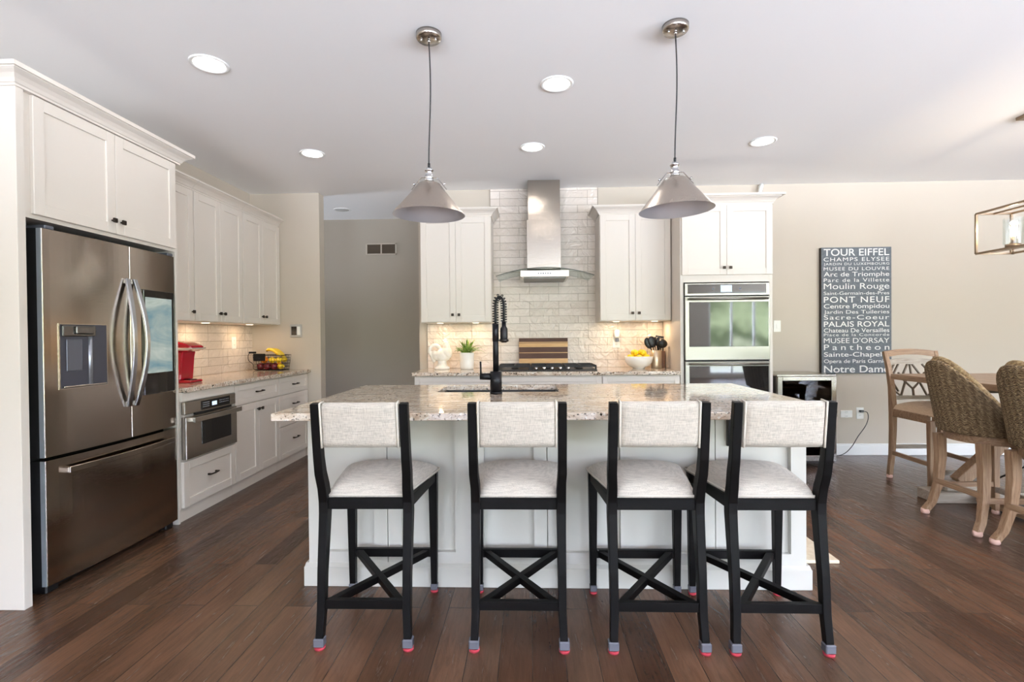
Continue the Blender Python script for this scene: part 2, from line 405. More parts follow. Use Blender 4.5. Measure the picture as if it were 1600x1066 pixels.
def obj(name, b, m, parent=None, label=None):
    me = bpy.data.meshes.new(name); b.bm.to_mesh(me); b.bm.free()
    for mm in (m if isinstance(m, (list, tuple)) else (m,)): me.materials.append(mm)
    o = bpy.data.objects.new(name, me); COL.objects.link(o)
    if parent is not None: o.parent = parent
    if label: o['label'] = label
    return o
def thing(name, label, cat, loc=(0, 0, 0), rz=0, group=None):
    o = bpy.data.objects.new(name, None); COL.objects.link(o); o.empty_display_size = .05
    o.location = loc; o.rotation_euler = (0, 0, rz); o['label'] = label; o['category'] = cat
    if group: o['group'] = group
    return o
def tag(o, label, cat, loc=None, rz=0, group=None):
    o['label'] = label; o['category'] = cat
    if group: o['group'] = group
    if loc is not None: o.location = loc; o.rotation_euler = (0, 0, rz)
    return o
def struct(name, b, m):
    o = obj(name, b, m); o['kind'] = 'structure'; return o
def kids(o): return [c for c in bpy.data.objects if c.parent == o]
def dup(root, loc, rz, label, group=None):
    r = root.copy(); COL.objects.link(r); r.location = loc; r.rotation_euler = (0, 0, rz); r['label'] = label
    if group: r['group'] = group
    for ch in kids(root):
        c = ch.copy(); COL.objects.link(c); c.parent = r
        for g in kids(ch):
            d = g.copy(); COL.objects.link(d); d.parent = c
    return r
def mod_bevel(o, w=.004, seg=2):
    m_ = o.modifiers.new('bevel', 'BEVEL'); m_.width = w; m_.segments = seg; m_.limit_method = 'ANGLE'; return o
def subsurf(o, n=2):
    m_ = o.modifiers.new('sub', 'SUBSURF'); m_.levels = n; m_.render_levels = n; return o

# ------------------------------------------------------------------ room shell
struct('floor', B().box(-4.6, RIGHT_X + .12, REAR_Y - .12, 6.7, -.08, 0), FLOOR)
struct('ceiling', B().box(-4.6, RIGHT_X + .12, REAR_Y - .12, 6.7, CEIL, CEIL + .1), CEILM)
struct('wall_back', B().box(-1.155, RIGHT_X + .12, BACK_Y, BACK_Y + .12, 0, CEIL), WALL)
struct('wall_pantry', B().box(-4.6, -2.205, BACK_Y, BACK_Y + .12, 0, CEIL), WALL)
struct('wall_left', B().box(LEFT_X - .12, LEFT_X, REAR_Y, BACK_Y, 0, CEIL), WALL)
struct('wall_hall', B().box(-4.6, -1.0, 6.49, 6.6, 0, CEIL), WALL_SHADED)
struct('wall_hall_end', B().box(-1.155, -1.0, BACK_Y + .12, 6.49, 0, CEIL), WALL_SHADED)
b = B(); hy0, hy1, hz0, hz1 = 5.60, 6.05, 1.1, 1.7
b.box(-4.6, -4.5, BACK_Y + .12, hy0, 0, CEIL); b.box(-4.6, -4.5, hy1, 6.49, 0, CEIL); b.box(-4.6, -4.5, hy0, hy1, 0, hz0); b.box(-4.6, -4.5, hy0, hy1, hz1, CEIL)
struct('wall_hall_far', b, WALL_SHADED)
b = B(); b.box(-4.59, -4.53, hy0, hy1, hz0, hz0 + .04); b.box(-4.59, -4.53, hy0, hy1, hz1 - .04, hz1); b.box(-4.59, -4.53, hy0, hy0 + .04, hz0, hz1); b.box(-4.59, -4.53, hy1 - .04, hy1, hz0, hz1)
o = struct('window_6', b, TRIM); obj('window_pane', B().box(-4.565, -4.56, hy0, hy1, hz0, hz1), PANE, o)  # unseen window added to brighten the left part of the hall
area_light('window_portal', (-4.66, (hy0 + hy1) / 2, (hz0 + hz1) / 2), (0, -PI / 2, 0), hz1 - hz0, hy1 - hy0, 1, portal=True)
b = B(); xs = LEFT_X - .12
for x0, x1, z0, z1 in REAR_WIN:
    b.box(xs, x0, REAR_Y - .12, REAR_Y, 0, CEIL); b.box(x0, x1, REAR_Y - .12, REAR_Y, 0, z0); b.box(x0, x1, REAR_Y - .12, REAR_Y, z1, CEIL); xs = x1
b.box(xs, RIGHT_X + .12, REAR_Y - .12, REAR_Y, 0, CEIL); struct('wall_rear', b, WALL)
b = B(); ys = REAR_Y
for y0, y1, z0, z1 in RIGHT_WIN:
    b.box(RIGHT_X, RIGHT_X + .12, ys, y0, 0, CEIL); b.box(RIGHT_X, RIGHT_X + .12, y0, y1, 0, z0); b.box(RIGHT_X, RIGHT_X + .12, y0, y1, z1, CEIL); ys = y1
b.box(RIGHT_X, RIGHT_X + .12, ys, BACK_Y, 0, CEIL); struct('wall_right', b, WALL)
n_w = 1
for x0, x1, z0, z1 in REAR_WIN:
    b = B(); k = max(2, round((x1 - x0) / .62)); t_ = .05
    b.box(x0, x1, REAR_Y - .09, REAR_Y - .03, z0, z0 + t_); b.box(x0, x1, REAR_Y - .09, REAR_Y - .03, z1 - t_, z1)
    for i in range(k + 1):
        x = x0 + (x1 - x0 - t_) * i / k; b.box(x, x + t_, REAR_Y - .09, REAR_Y - .03, z0 + t_, z1 - t_)
    o = struct('window_%d' % n_w, b, TRIM); obj('window_pane', B().box(x0, x1, REAR_Y - .065, REAR_Y - .06, z0, z1), PANE, o); n_w += 1
for y0, y1, z0, z1 in RIGHT_WIN:
    b = B(); k = max(2, round((y1 - y0) / .9)); t_ = .05; X = RIGHT_X
    b.box(X + .03, X + .09, y0, y1, z0, z0 + t_); b.box(X + .03, X + .09, y0, y1, z1 - t_, z1)
    for i in range(k + 1):
        y = y0 + (y1 - y0 - t_) * i / k; b.box(X + .03, X + .09, y, y + t_, z0 + t_, z1 - t_)
    o = struct('window_%d' % n_w, b, TRIM); obj('window_pane', B().box(X + .06, X + .065, y0, y1, z0, z1), PANE, o); n_w += 1
def baseboard(name, x0, x1, y0, y1):
    struct(name, B().box(x0, x1, y0, y1, 0, .105, .004).box(x0 + .003, x1 - .003, y0 + (.004 if y1 - y0 < .05 else 0), y1, .105, .118, .003), TRIM)
baseboard('baseboard_back', 2.19, RIGHT_X, BACK_Y - .015, BACK_Y)
baseboard('baseboard_hall', -4.5, -1.155, 6.475, 6.49)
baseboard('baseboard_pantry', -2.335, -2.205, BACK_Y - .015, BACK_Y)
# tiled splashback on the kitchen walls
b = B()
b.box(-1.066, 1.362, BACK_Y - .008, BACK_Y, .914, 1.40)
b.box(-.398, .707, BACK_Y - .008, BACK_Y, 1.40, CEIL)
struct('trim_1', b, TILE)
struct('trim_2', B().box(LEFT_X, LEFT_X + .008, 3.32, BACK_Y, .914, 1.40), TILEL)
b = B(); b.box(-.404, -.398, BACK_Y - .011, BACK_Y, 1.40, CEIL); b.box(.707, .713, BACK_Y - .011, BACK_Y, 1.40, CEIL); b.box(-1.072, -1.066, BACK_Y - .011, BACK_Y, .914, 1.40)
struct('trim_3', b, mat('tile_edge', srgb(150, 140, 126), .4))

# ------------------------------------------------------------------ cabinets
def shaker(x0, x1, z0, z1, y=0, fr=.057, th=.02, rec=.009):
    # door front at local y - th .. y, facing -y
    b = B(); yf = y - th
    b.box(x0, x0 + fr, yf, y, z0, z1, .0015); b.box(x1 - fr, x1, yf, y, z0, z1, .0015)
    b.box(x0 + fr, x1 - fr, yf, y, z1 - fr, z1, .0015); b.box(x0 + fr, x1 - fr, yf, y, z0, z0 + fr, .0015)
    b.box(x0 + fr - .002, x1 - fr + .002, yf + rec, y, z0 + fr - .002, z1 - fr + .002); return b
def slab(x0, x1, z0, z1, y=0, th=.02): return B().box(x0, x1, y - th, y, z0, z1, .002)
def knob(parent, x, z, y=-.02):
    b = B(); b.cyl((x, y, z), (x, y - .014, z), .005, seg=12); b.box(x - .013, x + .013, y - .026, y - .014, z - .013, z + .013, .004, 2)
    return obj('knob', b, BRONZE, parent, 'square dark bronze knob')
def pull(parent, x, z, y=-.02, w=.11):
    b = B(); pts = [(x - w / 2, y - .022 + .0, z), (x - w / 4, y - .027, z), (x, y - .029, z), (x + w / 4, y - .027, z), (x + w / 2, y - .022, z)]
    b.ribbon(pts, .010, .009, (0, 0, 1))
    for s_ in (-1, 1): b.box(x + s_ * (w / 2 - .012) - .006, x + s_ * (w / 2 - .012) + .006, y - .024, y, z - .007, z + .007, .002)
    return obj('handle', b, BRONZE, parent, 'dark bronze bar pull')
def crown(b, x0, x1, yb, yf, z, h=.075, out=.07, left=True, right=True, ybl=None, ybr=None):
    # stepped cove moulding around the top of a cabinet, front at yf (facing -y), back at yb
    st = [(0, 0), (.008, .0), (.008, .010), (.014, .013), (.022, .028), (.036, .043), (.052, .052), (.060, .058), (.060, .062), (out, .062), (out, h)]
    t = bmesh.new(); P = []
    for o_, dz in st:
        xl = x0 - (o_ if left else 0); xr = x1 + (o_ if right else 0); y = yf - o_
        q = [(xl, yb), (xl, y), (xr, y), (xr, yb)]
        if ybl is not None: q = [(x0, yb), (x0, ybl), (xl - .0002, ybl), (xl - .0002, y)] + q[2:]
        if ybr is not None: q = q[:-2] + [(xr + .0002, y), (xr + .0002, ybr), (x1, ybr), (x1, yb)]
        P.append([t.verts.new((a_, b_, z + dz)) for a_, b_ in q])
    for a, c in zip(P, P[1:]):
        k_ = len(a)
        for i in range(k_): t.faces.new((a[i], a[(i + 1) % k_], c[(i + 1) % k_], c[i]))
    t.faces.new(P[0][::-1]); t.faces.new(P[-1]); bmesh.ops.recalc_face_normals(t, faces=t.faces[:]); b.add(t); return b
G2 = .002
def upper(label, loc, rz, wd, dp, z0, z1, doors, group, side_l=True, side_r=True, knobs=None, crownr=(True, True), pucks=()):
    t = thing('upper_cabinet', label, 'cabinet', loc, rz, group)
    obj('body', B().box(0, wd, 0, dp, z0, z1, .001), CAB, t)
    b = B(); crown(b, 0, wd, dp, -.0, z1 - .002, left=crownr[0], right=crownr[1]); obj('crown_moulding', b, CAB, t)
    n = doors; m_ = .004
    for i in range(n):
        a = m_ + (wd - 2 * m_) * i / n + G2 / 2; c = m_ + (wd - 2 * m_) * (i + 1) / n - G2 / 2
        d = obj('door', shaker(a, c, z0 + .006, z1 - .01), CAB, t)
        kx = (c - .03) if (i % 2 == 0) else (a + .03)
        knob(d, kx, z0 + .075)
    for px in pucks:
        pk = obj('puck_light', B().cyl((px, .10, z0 - .001), (px, .10, z0 - .010), .032, .030), PUCK, t, 'lit round puck light under the cabinet')
    return t
UZ0, UZ1 = 1.380, 2.415
# back wall uppers: face plane y = 4.94 (doors to 4.92)
upper('cream two-door wall cabinet left of the range hood, above the rooster figurine', (-1.065, 4.94, 0), 0, .695, .328, UZ0, UZ1, 2, 'wall cabinets beside the range hood')
upper('cream two-door wall cabinet right of the range hood, above the lemon bowl', (.68, 4.94, 0), 0, .682, .328, UZ0, UZ1, 2, 'wall cabinets beside the range hood', crownr=(True, False))
# left wall uppers, facing +x: local x runs along world y, front at world x -2.65
LX = -2.65
upper('narrow cream wall cabinet next to the refrigerator surround', (LX, 3.329, 0), PI / 2, .568, .295, UZ0, UZ1, 1, 'wall cabinets over the coffee counter', crownr=(False, False))
upper('cream wall cabinet over the coffee counter, middle of the left-hand run', (LX, 3.90, 0), PI / 2, .678, .295, UZ0, UZ1, 2, 'wall cabinets over the coffee counter', crownr=(False, False))
upper('cream wall cabinet over the coffee counter, at the far end by the pantry wall', (LX, 4.581, 0), PI / 2, .684, .295, UZ0, UZ1, 2, 'wall cabinets over the coffee counter', crownr=(False, False))
# puck lights below the uppers (each its own fitting with its own lamp)
def puck(x, y, label, power=.6):
    o = obj('puck_light', B().cyl((0, 0, 0), (0, 0, -.005), .033, .030), PUCK); tag(o, label, 'light', (x, y, UZ0 + .0), 0, 'puck lights under the wall cabinets')
    area_light('puck_lamp', (x, y, UZ0 - .008), (0, 0, 0), .05, .05, power, (1, .72, .45), shape='DISK')
puck(-2.77, 3.62, 'lit puck light under the narrow wall cabinet, above the red coffee maker')
puck(-2.77, 4.24, 'lit puck light under the middle wall cabinet of the left-hand run')
puck(-2.77, 4.92, 'lit puck light under the far wall cabinet, above the fruit basket')
puck(-.90, 5.07, 'lit puck light under the cabinet above the rooster figurine')
puck(-.54, 5.07, 'lit puck light under the cabinet above the potted plant')
puck(.86, 5.07, 'lit puck light under the cabinet above the air freshener')
puck(1.24, 5.08, 'lit puck light under the cabinet above the utensil crock')

# refrigerator surround: tall side panels plus cabinet over the refrigerator, facing +x
SX = -2.335
t = thing('refrigerator_surround', 'tall cream surround with double-door cabinet over the refrigerator', 'cabinet', (SX - .02, 2.239, 0), PI / 2)
dp = SX - .02 - LEFT_X - .002
b = B(); b.box(0, .040, -.02, dp, 0, 2.42, .0015); obj('side_panel', b, CAB, t)
b = B(); b.box(1.055, 1.074, -.0, dp, 0, 2.42, .0015); obj('side_panel', b, CAB, t)
obj('body', B().box(.040, 1.055, 0, dp, 1.822, 2.42), CAB, t)
b = B(); crown(b, 0, 1.074, dp, -.02, 2.405, h=.082, ybr=.20); obj('crown_moulding', b, CAB, t)
d = obj('door', shaker(.082, .556, 1.842, 2.402), CAB, t); knob(d, .528, 1.912)
d = obj('door', shaker(.559, 1.046, 1.842, 2.402), CAB, t); knob(d, .590, 1.912)

# left base units
BX = -2.36   # carcass front, doors to -2.34
dpb = BX - LEFT_X - .002
def base(label, y0, y1, zt=.880, group='base units on the left-hand wall', kick=.0):
    t = thing('base_cabinet', label, 'cabinet', (BX, y0, 0), PI / 2, group); wd = y1 - y0
    obj('body', B().box(0, wd, 0, dpb, .09, zt), CAB, t); obj('toe_kick', B().box(0, wd, .012, .03, 0, .09), CAB, t)
    return t, wd
t, wd = base('cream base unit around the drawer microwave, with one deep drawer below', 3.325, 3.93)
b = B()
mwz0, mwz1 = .425, .815
obj('rail', B().box(.0, wd, -.018, 0, mwz1 + .003, .880, .001), CAB, t)
d = obj('drawer', shaker(.006, wd - .003, .097, .408), CAB, t); pull(d, wd / 2, .262)
t, wd = base('cream base unit with one drawer over two doors', 3.932, 4.640)
d = obj('drawer', shaker(.003, wd - .003, .708, .866, fr=.045), CAB, t); pull(d, wd / 2, .79, w=.12)
d = obj('door', shaker(.003, wd / 2 - .001, .097, .700), CAB, t); knob(d, wd / 2 - .03, .640)
d = obj('door', shaker(wd / 2 + .001, wd - .003, .097, .700), CAB, t); knob(d, wd / 2 + .03, .640)
t, wd = base('cream base unit with three stacked drawers beside the pantry wall', 4.642, 5.262)
for z0, z1, zz in ((.708, .866, .79), (.405, .700, .60), (.097, .398, .262)):
    d = obj('drawer', shaker(.003, wd - .012, z0, z1, fr=.045), CAB, t); pull(d, wd / 2 + .0, zz, w=.12)
o = obj('countertop', mk := B().box(LEFT_X + .001, -2.312, 3.325, BACK_Y - .001, .881, .914, .004, 2), GRAN)
tag(o, 'speckled granite countertop along the left wall, under the coffee maker', 'countertop')

# drawer microwave (its own appliance), facing +x, front a little proud
t = thing('drawer_microwave', 'stainless drawer microwave built into the left base units', 'microwave', (-2.34, 3.33, 0), PI / 2)
mw = .59
obj('body', B().box(.01, mw - .01, .021, .03, mwz0 + .005, mwz1 - .005), STEEL, t)
obj('control_panel', B().box(0, mw, -.012, .015, mwz1 - .085, mwz1 - .002, .003), STEEL, t)
pn = obj('control_glass', B().box(.17, mw - .08, -.015, -.012, mwz1 - .076, mwz1 - .012, .001), BGLASS, t)
b = B(); b.box(.29, .345, -.0165, -.015, mwz1 - .058, mwz1 - .030); obj('display', b, DISPLAY, pn)
b = B()
for i in range(7):
    for j in range(3):
        if i > 0: b.box(.185 + i * .013 - .013, .193 + i * .013 - .013, -.0158, -.015, mwz1 - .030 - j * .014, mwz1 - .025 - j * .014)
for i in range(6):
    for j in range(2): b.box(.38 + i * .02, .389 + i * .02, -.0158, -.015, mwz1 - .034 - j * .016, mwz1 - .029 - j * .016)
obj('keypad', b, mat('pale_print', srgb(170, 175, 180), .5), pn)
obj('vent_grille', B().box(.12, mw - .05, -.008, .01, mwz1 - .100, mwz1 - .087), BLACKP, t)
dr = obj('drawer', B().box(0, mw, -.022, .015, mwz0, mwz1 - .103, .004, 2), STEEL, t)
obj('window', B().box(.16, mw - .085, -.026, -.022, mwz0 + .075, mwz1 - .150, .004, 2), BGLASS, dr)
b = B(); b.ribbon([(.03, -.055, mwz1 - .125), (mw / 2, -.062, mwz1 - .125), (mw - .0, -.055, mwz1 - .125)], .034, .016, (0, 0, 1))
for x in (.06, mw - .06): b.box(x - .012, x + .012, -.05, -.02, mwz1 - .137, mwz1 - .113)
obj('handle', b, STEEL, dr)

# ------------------------------------------------------------------ refrigerator, facing +x ; local x along world y
t = thing('refrigerator', 'brown-tinted stainless French-door refrigerator with screen and ice dispenser', 'refrigerator', (-2.35, 2.365, 0), PI / 2)
FW = .915
obj('body', B().box(.004, FW - .004, .085, .58, .045, 1.765, .004), mat('fridge_side', srgb(26, 26, 28), .6, .1), t)
def bowed(x0, x1, z0, z1, cx, th=.072, bow=.022, hw=.4575):
    b = B(); n = 14
    yy = lambda x: -bow * (1 - ((x - cx) / hw) ** 2)
    P = [(x0 + (x1 - x0) * i / n) for i in range(n + 1)]
    t_ = bmesh.new(); r_ = .003
    poly = [(x0, th)] + [(x0, yy(x0) + r_)] + [(P[i] if 0 < i < n else (P[0] + r_ * .7 if i == 0 else P[n] - r_ * .7), yy(P[i])) for i in range(n + 1)] + [(x1, yy(x1) + r_), (x1, th)]
    b.prism(poly, 2, z0, z1)
    return b
fx = FW / 2
dl = obj('door', bowed(.002, .508, .672, 1.785, fx), [FRIDGE], t, 'left refrigerator door with ice and water dispenser')
dr = obj('door', bowed(.514, FW - .002, .672, 1.785, fx), [FRIDGE], t, 'right refrigerator door with a screen')
dw = obj('freezer_drawer', bowed(.002, FW - .002, .045, .655, fx), [FRIDGE], t)
for par, x0, x1, z0, z1 in ((dl, .0005, .004, .672, 1.785), (dw, .0005, .004, .045, .655)):
    obj('door_edge', B().box(x0 - .002, x1 - .002, .002, .024, z0, z1), mat('edge_steel', srgb(176, 184, 192), .35, .5), par)
    obj('door_liner', B().box(x0 - .0022, x1 - .002, .024, .074, z0, z1), mat('dark_liner', srgb(22, 22, 24), .6), par)
yb = lambda x: -.022 * (1 - ((x - fx) / .4575) ** 2)
obj('door_gap_shade', B().box(.5082, .5138, .012, .07, .68, 1.78), BLACKP, t)  # black strip standing in for the shade between the doors
# dispenser
dx0, dx1, dz0, dz1 = .078, .340, 1.000, 1.322
q0, q1 = yb(dx0), yb(dx1); an = math.atan2(q1 - q0, dx1 - dx0); Md = Matrix.Translation((dx0, q0 - .004, 0)) @ Matrix.Rotation(an, 4, 'Z'); W_ = (dx1 - dx0) / math.cos(an)
fr_ = .005; b = B()
b.box(-fr_, W_ + fr_, -.001, .012, dz0 - fr_, dz0, mtx=Md); b.box(-fr_, W_ + fr_, -.001, .012, dz1, dz1 + fr_, mtx=Md)
b.box(-fr_, 0, -.001, .012, dz0, dz1, mtx=Md); b.box(W_, W_ + fr_, -.001, .012, dz0, dz1, mtx=Md)
disp = obj('dispenser', b, STEELV, dl)
obj('recess', B().box(0, W_, .0, .008, dz0, dz1, mtx=Md), mat('dispenser_recess', srgb(78, 80, 92), .3, .5), disp)
b = B(); b.box(.005, W_ - .075, -.014, 0, dz1 - .062, dz1 - .004, .006, 2, mtx=Md); b.box(.065, W_ - .095, -.026, -.012, dz1 - .050, dz1 - .006, .008, 3, mtx=Md); obj('spout', b, mat('spout_metal', srgb(110, 108, 106), .25, .8), disp)
obj('paddle', B().box(.03, .115, -.005, 0, dz0 + .085, dz1 - .075, .003, mtx=Md), GREYP, disp)
obj('splash_column', B().cyl(Md @ Vector((.165, .004, dz0 + .01)), Md @ Vector((.165, .004, dz1 - .06)), .012, seg=20), mat('pale_metal', srgb(170, 174, 184), .3, .7), disp)
obj('drip_tray', B().box(.01, W_ - .01, -.010, 0, dz0 + .002, dz0 + .010, .002, mtx=Md), STEELV, disp)
# screen
sx0, sx1, sz0, sz1 = .607, .888, .905, 1.545
yq0, yq1 = yb(sx0), yb(sx1)
ang = math.atan2(yq1 - yq0, sx1 - sx0)
Ms = Matrix.Translation((sx0, yq0, 0)) @ Matrix.Rotation(ang, 4, 'Z'); sw = (sx1 - sx0) / math.cos(ang)
sg = obj('screen_glass', B().box(0, sw, -.010, .012, sz0, sz1, .002, mtx=Ms), BGLASS, dr)
obj('screen_display', B().box(.012, sw - .024, -.0112, -.010, 1.035, 1.500, mtx=Ms), SCREEN, sg, 'lit pale blue-green screen')
obj('screen_trim', B().box(sw, sw + .005, -.012, .012, sz0 + .01, sz1 - .01, mtx=Ms), CHROME, sg)
def bow_handle(x0, x1_, par):
    b = B(); n = 16; z0, z1 = .855, 1.595; pts = []
    for i in range(n + 1):
        u = i / n; k = math.sin(PI * u); pts.append((x0 + (x1_ - x0) * k, -.030 - .058 * k, z0 + (z1 - z0) * u))
    b.ribbon(pts, .030, .014, (1, 0, 0)); b.box(x0 - .012, x0 + .012, -.034, -.012, z0, z0 + .03, .003); b.box(x0 - .012, x0 + .012, -.034, -.012, z1 - .03, z1, .003)
    obj('handle', b, HANDM, par, 'long bowed silver handle')
bow_handle(.484, .462, dl); bow_handle(.538, .560, dr)
b = B(); pts = []
for i in range(17):
    u = i / 16; pts.append((.09 + .75 * u, -.035 - .030 * math.sin(PI * u), .592))
b.ribbon(pts, .030, .014, (0, 0, 1)); b.box(.085, .115, -.036, -.002, .578, .606, .003); b.box(.815, .845, -.036, -.002, .578, .606, .003)
obj('handle', b, FRIDGE, dw, 'wide bowed drawer handle')
b = B()
for x in (.05, FW - .05): b.box(x - .035, x + .035, .02, .12, .0, .043, .006); 
b.box(.1, FW - .1, .05, .08, .008, .040); obj('foot_grille', b, BLACKP, t)
b = B()
for x in (.02, FW - .06): b.box(x, x + .05, .0, .10, 1.787, 1.806, .004)
obj('hinge_cover', b, GREYP, t)

# ------------------------------------------------------------------ back run: base units and counter
def base_back(label, x0, x1, drawers):
    t = thing('base_cabinet', label, 'cabinet', (x0, 4.665, 0), 0, 'base units under the cooktop counter'); wd = x1 - x0
    obj('body', B().box(0, wd, 0, BACK_Y - .002 - 4.665, .09, .880), CAB, t); obj('toe_kick', B().box(0, wd, .05, .07, 0, .09), CAB, t)
    for z0, z1 in drawers: d = obj('drawer', shaker(.004, wd - .004, z0, z1, fr=.045), CAB, t)
    return t, wd
t, wd = base_back('cream base unit left of the cooktop, below the rooster', -1.072, -.314, [(.708, .866)])
for a, c in ((.004, wd / 2 - .001), (wd / 2 + .001, wd - .004)): obj('door', shaker(a, c, .097, .700), CAB, t)
t, wd = base_back('cream drawer unit directly under the cooktop', -.312, .656, [(.708, .866), (.405, .700), (.097, .398)])
t, wd = base_back('cream base unit right of the cooktop, below the lemon bowl', .658, 1.362, [(.708, .866)])
for a, c in ((.004, wd / 2 - .001), (wd / 2 + .001, wd - .004)): obj('door', shaker(a, c, .097, .700), CAB, t)
o = obj('countertop', B().box(-1.090, 1.362, 4.618, BACK_Y - .009, .881, .914, .004, 2), GRAN)
tag(o, 'speckled granite countertop on the back wall, carrying the cooktop', 'countertop')

# tall oven cabinet
t = thing('oven_cabinet', 'tall cream cabinet housing the double wall oven', 'cabinet', (1.366, 4.65, 0), 0)
TW = .823; dd = BACK_Y - .002 - 4.65
b = B(); b.box(0, .030, -.0, dd, .09, 2.418, .001); b.box(TW - .030, TW, 0, dd, .09, 2.418, .001); b.box(.03, TW - .03, 0, dd, 1.715, 2.418); b.box(.03, TW - .03, 0, dd, .09, .34); b.box(.03, TW - .03, dd - .02, dd, .34, 1.715)
obj('body', b, CAB, t); obj('toe_kick', B().box(0, TW, .05, .07, 0, .09), CAB, t)
b = B(); crown(b, 0, TW, dd, -.0, 2.416, h=.08, out=.082, ybl=.20); obj('crown_moulding', b, CAB, t)
d = obj('door', shaker(.012, TW / 2 - .001, 1.780, 2.405), CAB, t); knob(d, TW / 2 - .028, 1.842)
d = obj('door', shaker(TW / 2 + .001, TW - .006, 1.780, 2.405), CAB, t); knob(d, TW / 2 + .028, 1.842)
d = obj('drawer', shaker(.006, TW - .006, .097, .335), CAB, t)
# double wall oven
t = thing('double_wall_oven', 'stainless double wall oven with black glass doors', 'oven', (1.400, 4.648, 0), 0)
OW = .752
obj('body', B().box(.0, OW, .002, .50, .345, 1.708), mat('oven_box', srgb(40, 40, 42), .5, .5), t)
cp = obj('control_panel', B().box(0, OW, -.022, 0, 1.592, 1.704, .003), OVST, t)
cg = obj('control_glass', B().box(.026, OW - .03, -.025, -.022, 1.612, 1.694, .001), BGLASS, cp)
obj('display', B().box(.318, .418, -.0262, -.025, 1.624, 1.684), DISPLAY, cg, 'small lit display')
obj('dial', B().cyl((.25, -.025, 1.652), (.25, -.027, 1.652), .008).cyl((.49, -.025, 1.652), (.49, -.027, 1.652), .008), GREYP, cg)
for z0, z1, wt in ((1.010, 1.584, .050), (.345, .998, .040)):
    dr_ = obj('door', B().box(0, OW, -.030, 0, z0, z1, .004, 2), OVST, t)
    obj('window', B().box(.036, OW - .014, -.0335, -.030, z0 + .122, z1 - wt, .002), OVGLASS, dr_)
    b = B(); b.cyl((.03, -.062, z1 - .022), (OW - .03, -.062, z1 - .022), .011, seg=16)
    for x in (.05, OW - .05): b.cyl((x, -.062, z1 - .022), (x, -.028, z1 - .022), .008, seg=12)
    obj('handle', b, OVST, dr_)

# ------------------------------------------------------------------ range hood
t = thing('range_hood', 'stainless chimney range hood with curved glass canopy', 'range hood', (.147, 0, 0), 0)
b = B(); b.box(-.155, .158, 4.975, 5.262, 2.36, CEIL - .001, .001); obj('upper_flue', b, STEELV, t)
b = B(); b.box(-.168, .163, 4.962, 5.262, 1.90, 2.377, .001); obj('lower_flue', b, STEELV, t)
b = B()
def hood_glass(u, v):
    x = -.462 + .924 * u; z = 1.812 + .078 * (1 - (x / .462) ** 2)
    return Vector((x, 4.78 + .47 * v + .0 * abs(x), z))
b.grid(hood_glass, 28, 2); o = obj('glass_canopy', b, THING, t, 'curved clear glass canopy'); sm = o.modifiers.new('s', 'SOLIDIFY'); sm.thickness = .006
b = B()
t_ = [hood_glass(i / 28, 0) for i in range(29)]
b.tube([p + Vector((0, -.001, -.003)) for p in t_], .0038, 6); obj('glass_edge', b, mat('glass_edge', srgb(88, 94, 88), .15), t)
b = B()
b.box(-.232, .226, 4.755, 5.25, 1.795, 1.858, .003); bd = obj('body', b, STEEL, t)
obj('filter', B().box(-.20, .20, 4.80, 5.20, 1.788, 1.796), mat('filter_mesh', srgb(120, 120, 118), .4, .8), bd)
b = B()
for i in range(6): b.cyl((-.06 + i * .022, 4.757, 1.828), (-.06 + i * .022, 4.752, 1.828), .006, seg=12)
obj('button', b, GREYP, bd)

# cooktop
t = thing('gas_cooktop', 'black gas cooktop with cast-iron grates and five silver knobs', 'cooktop', (.163, 0, 0), 0)
obj('plate', B().box(-.465, .465, 4.745, 5.205, .9142, .924, .003), BLACKP, t)
for cx in (-.31, 0, .31):
    b = B(); x0, x1, y0, y1 = cx - .145, cx + .145, 4.79, 5.19; z = .955
    for (p, q) in (((x0, y0), (x1, y0)), ((x0, y1), (x1, y1)), ((x0, y0), (x0, y1)), ((x1, y0), (x1, y1)), ((x0, (y0 + y1) / 2), (x1, (y0 + y1) / 2)), ((cx, y0), (cx, y1))):
        b.bar((p[0], p[1], z), (q[0], q[1], z), .014, .016)
    for x in (x0, x1):
        for y in (y0, y1): b.box(x - .008, x + .008, y - .008, y + .008, .924, z)
    obj('grate', b, mat('cast_iron', srgb(30, 28, 28), .6), t)
    b = B()
    for yy_ in ((4.89, 5.09) if cx else (4.99,)): b.cyl((cx, yy_, .924), (cx, yy_, .942), .045 if not cx else .035, .03, seg=20)
    obj('burner', b, mat('burner', srgb(60, 58, 58), .5, .6), t)
for i in range(5):
    x = -.05 - .10 + i * .075 + .0
    obj('knob', B().cyl((x + .045, 4.765, .924), (x + .045, 4.765, .950), .017, .014, seg=16), CHROME, t, 'silver control knob')

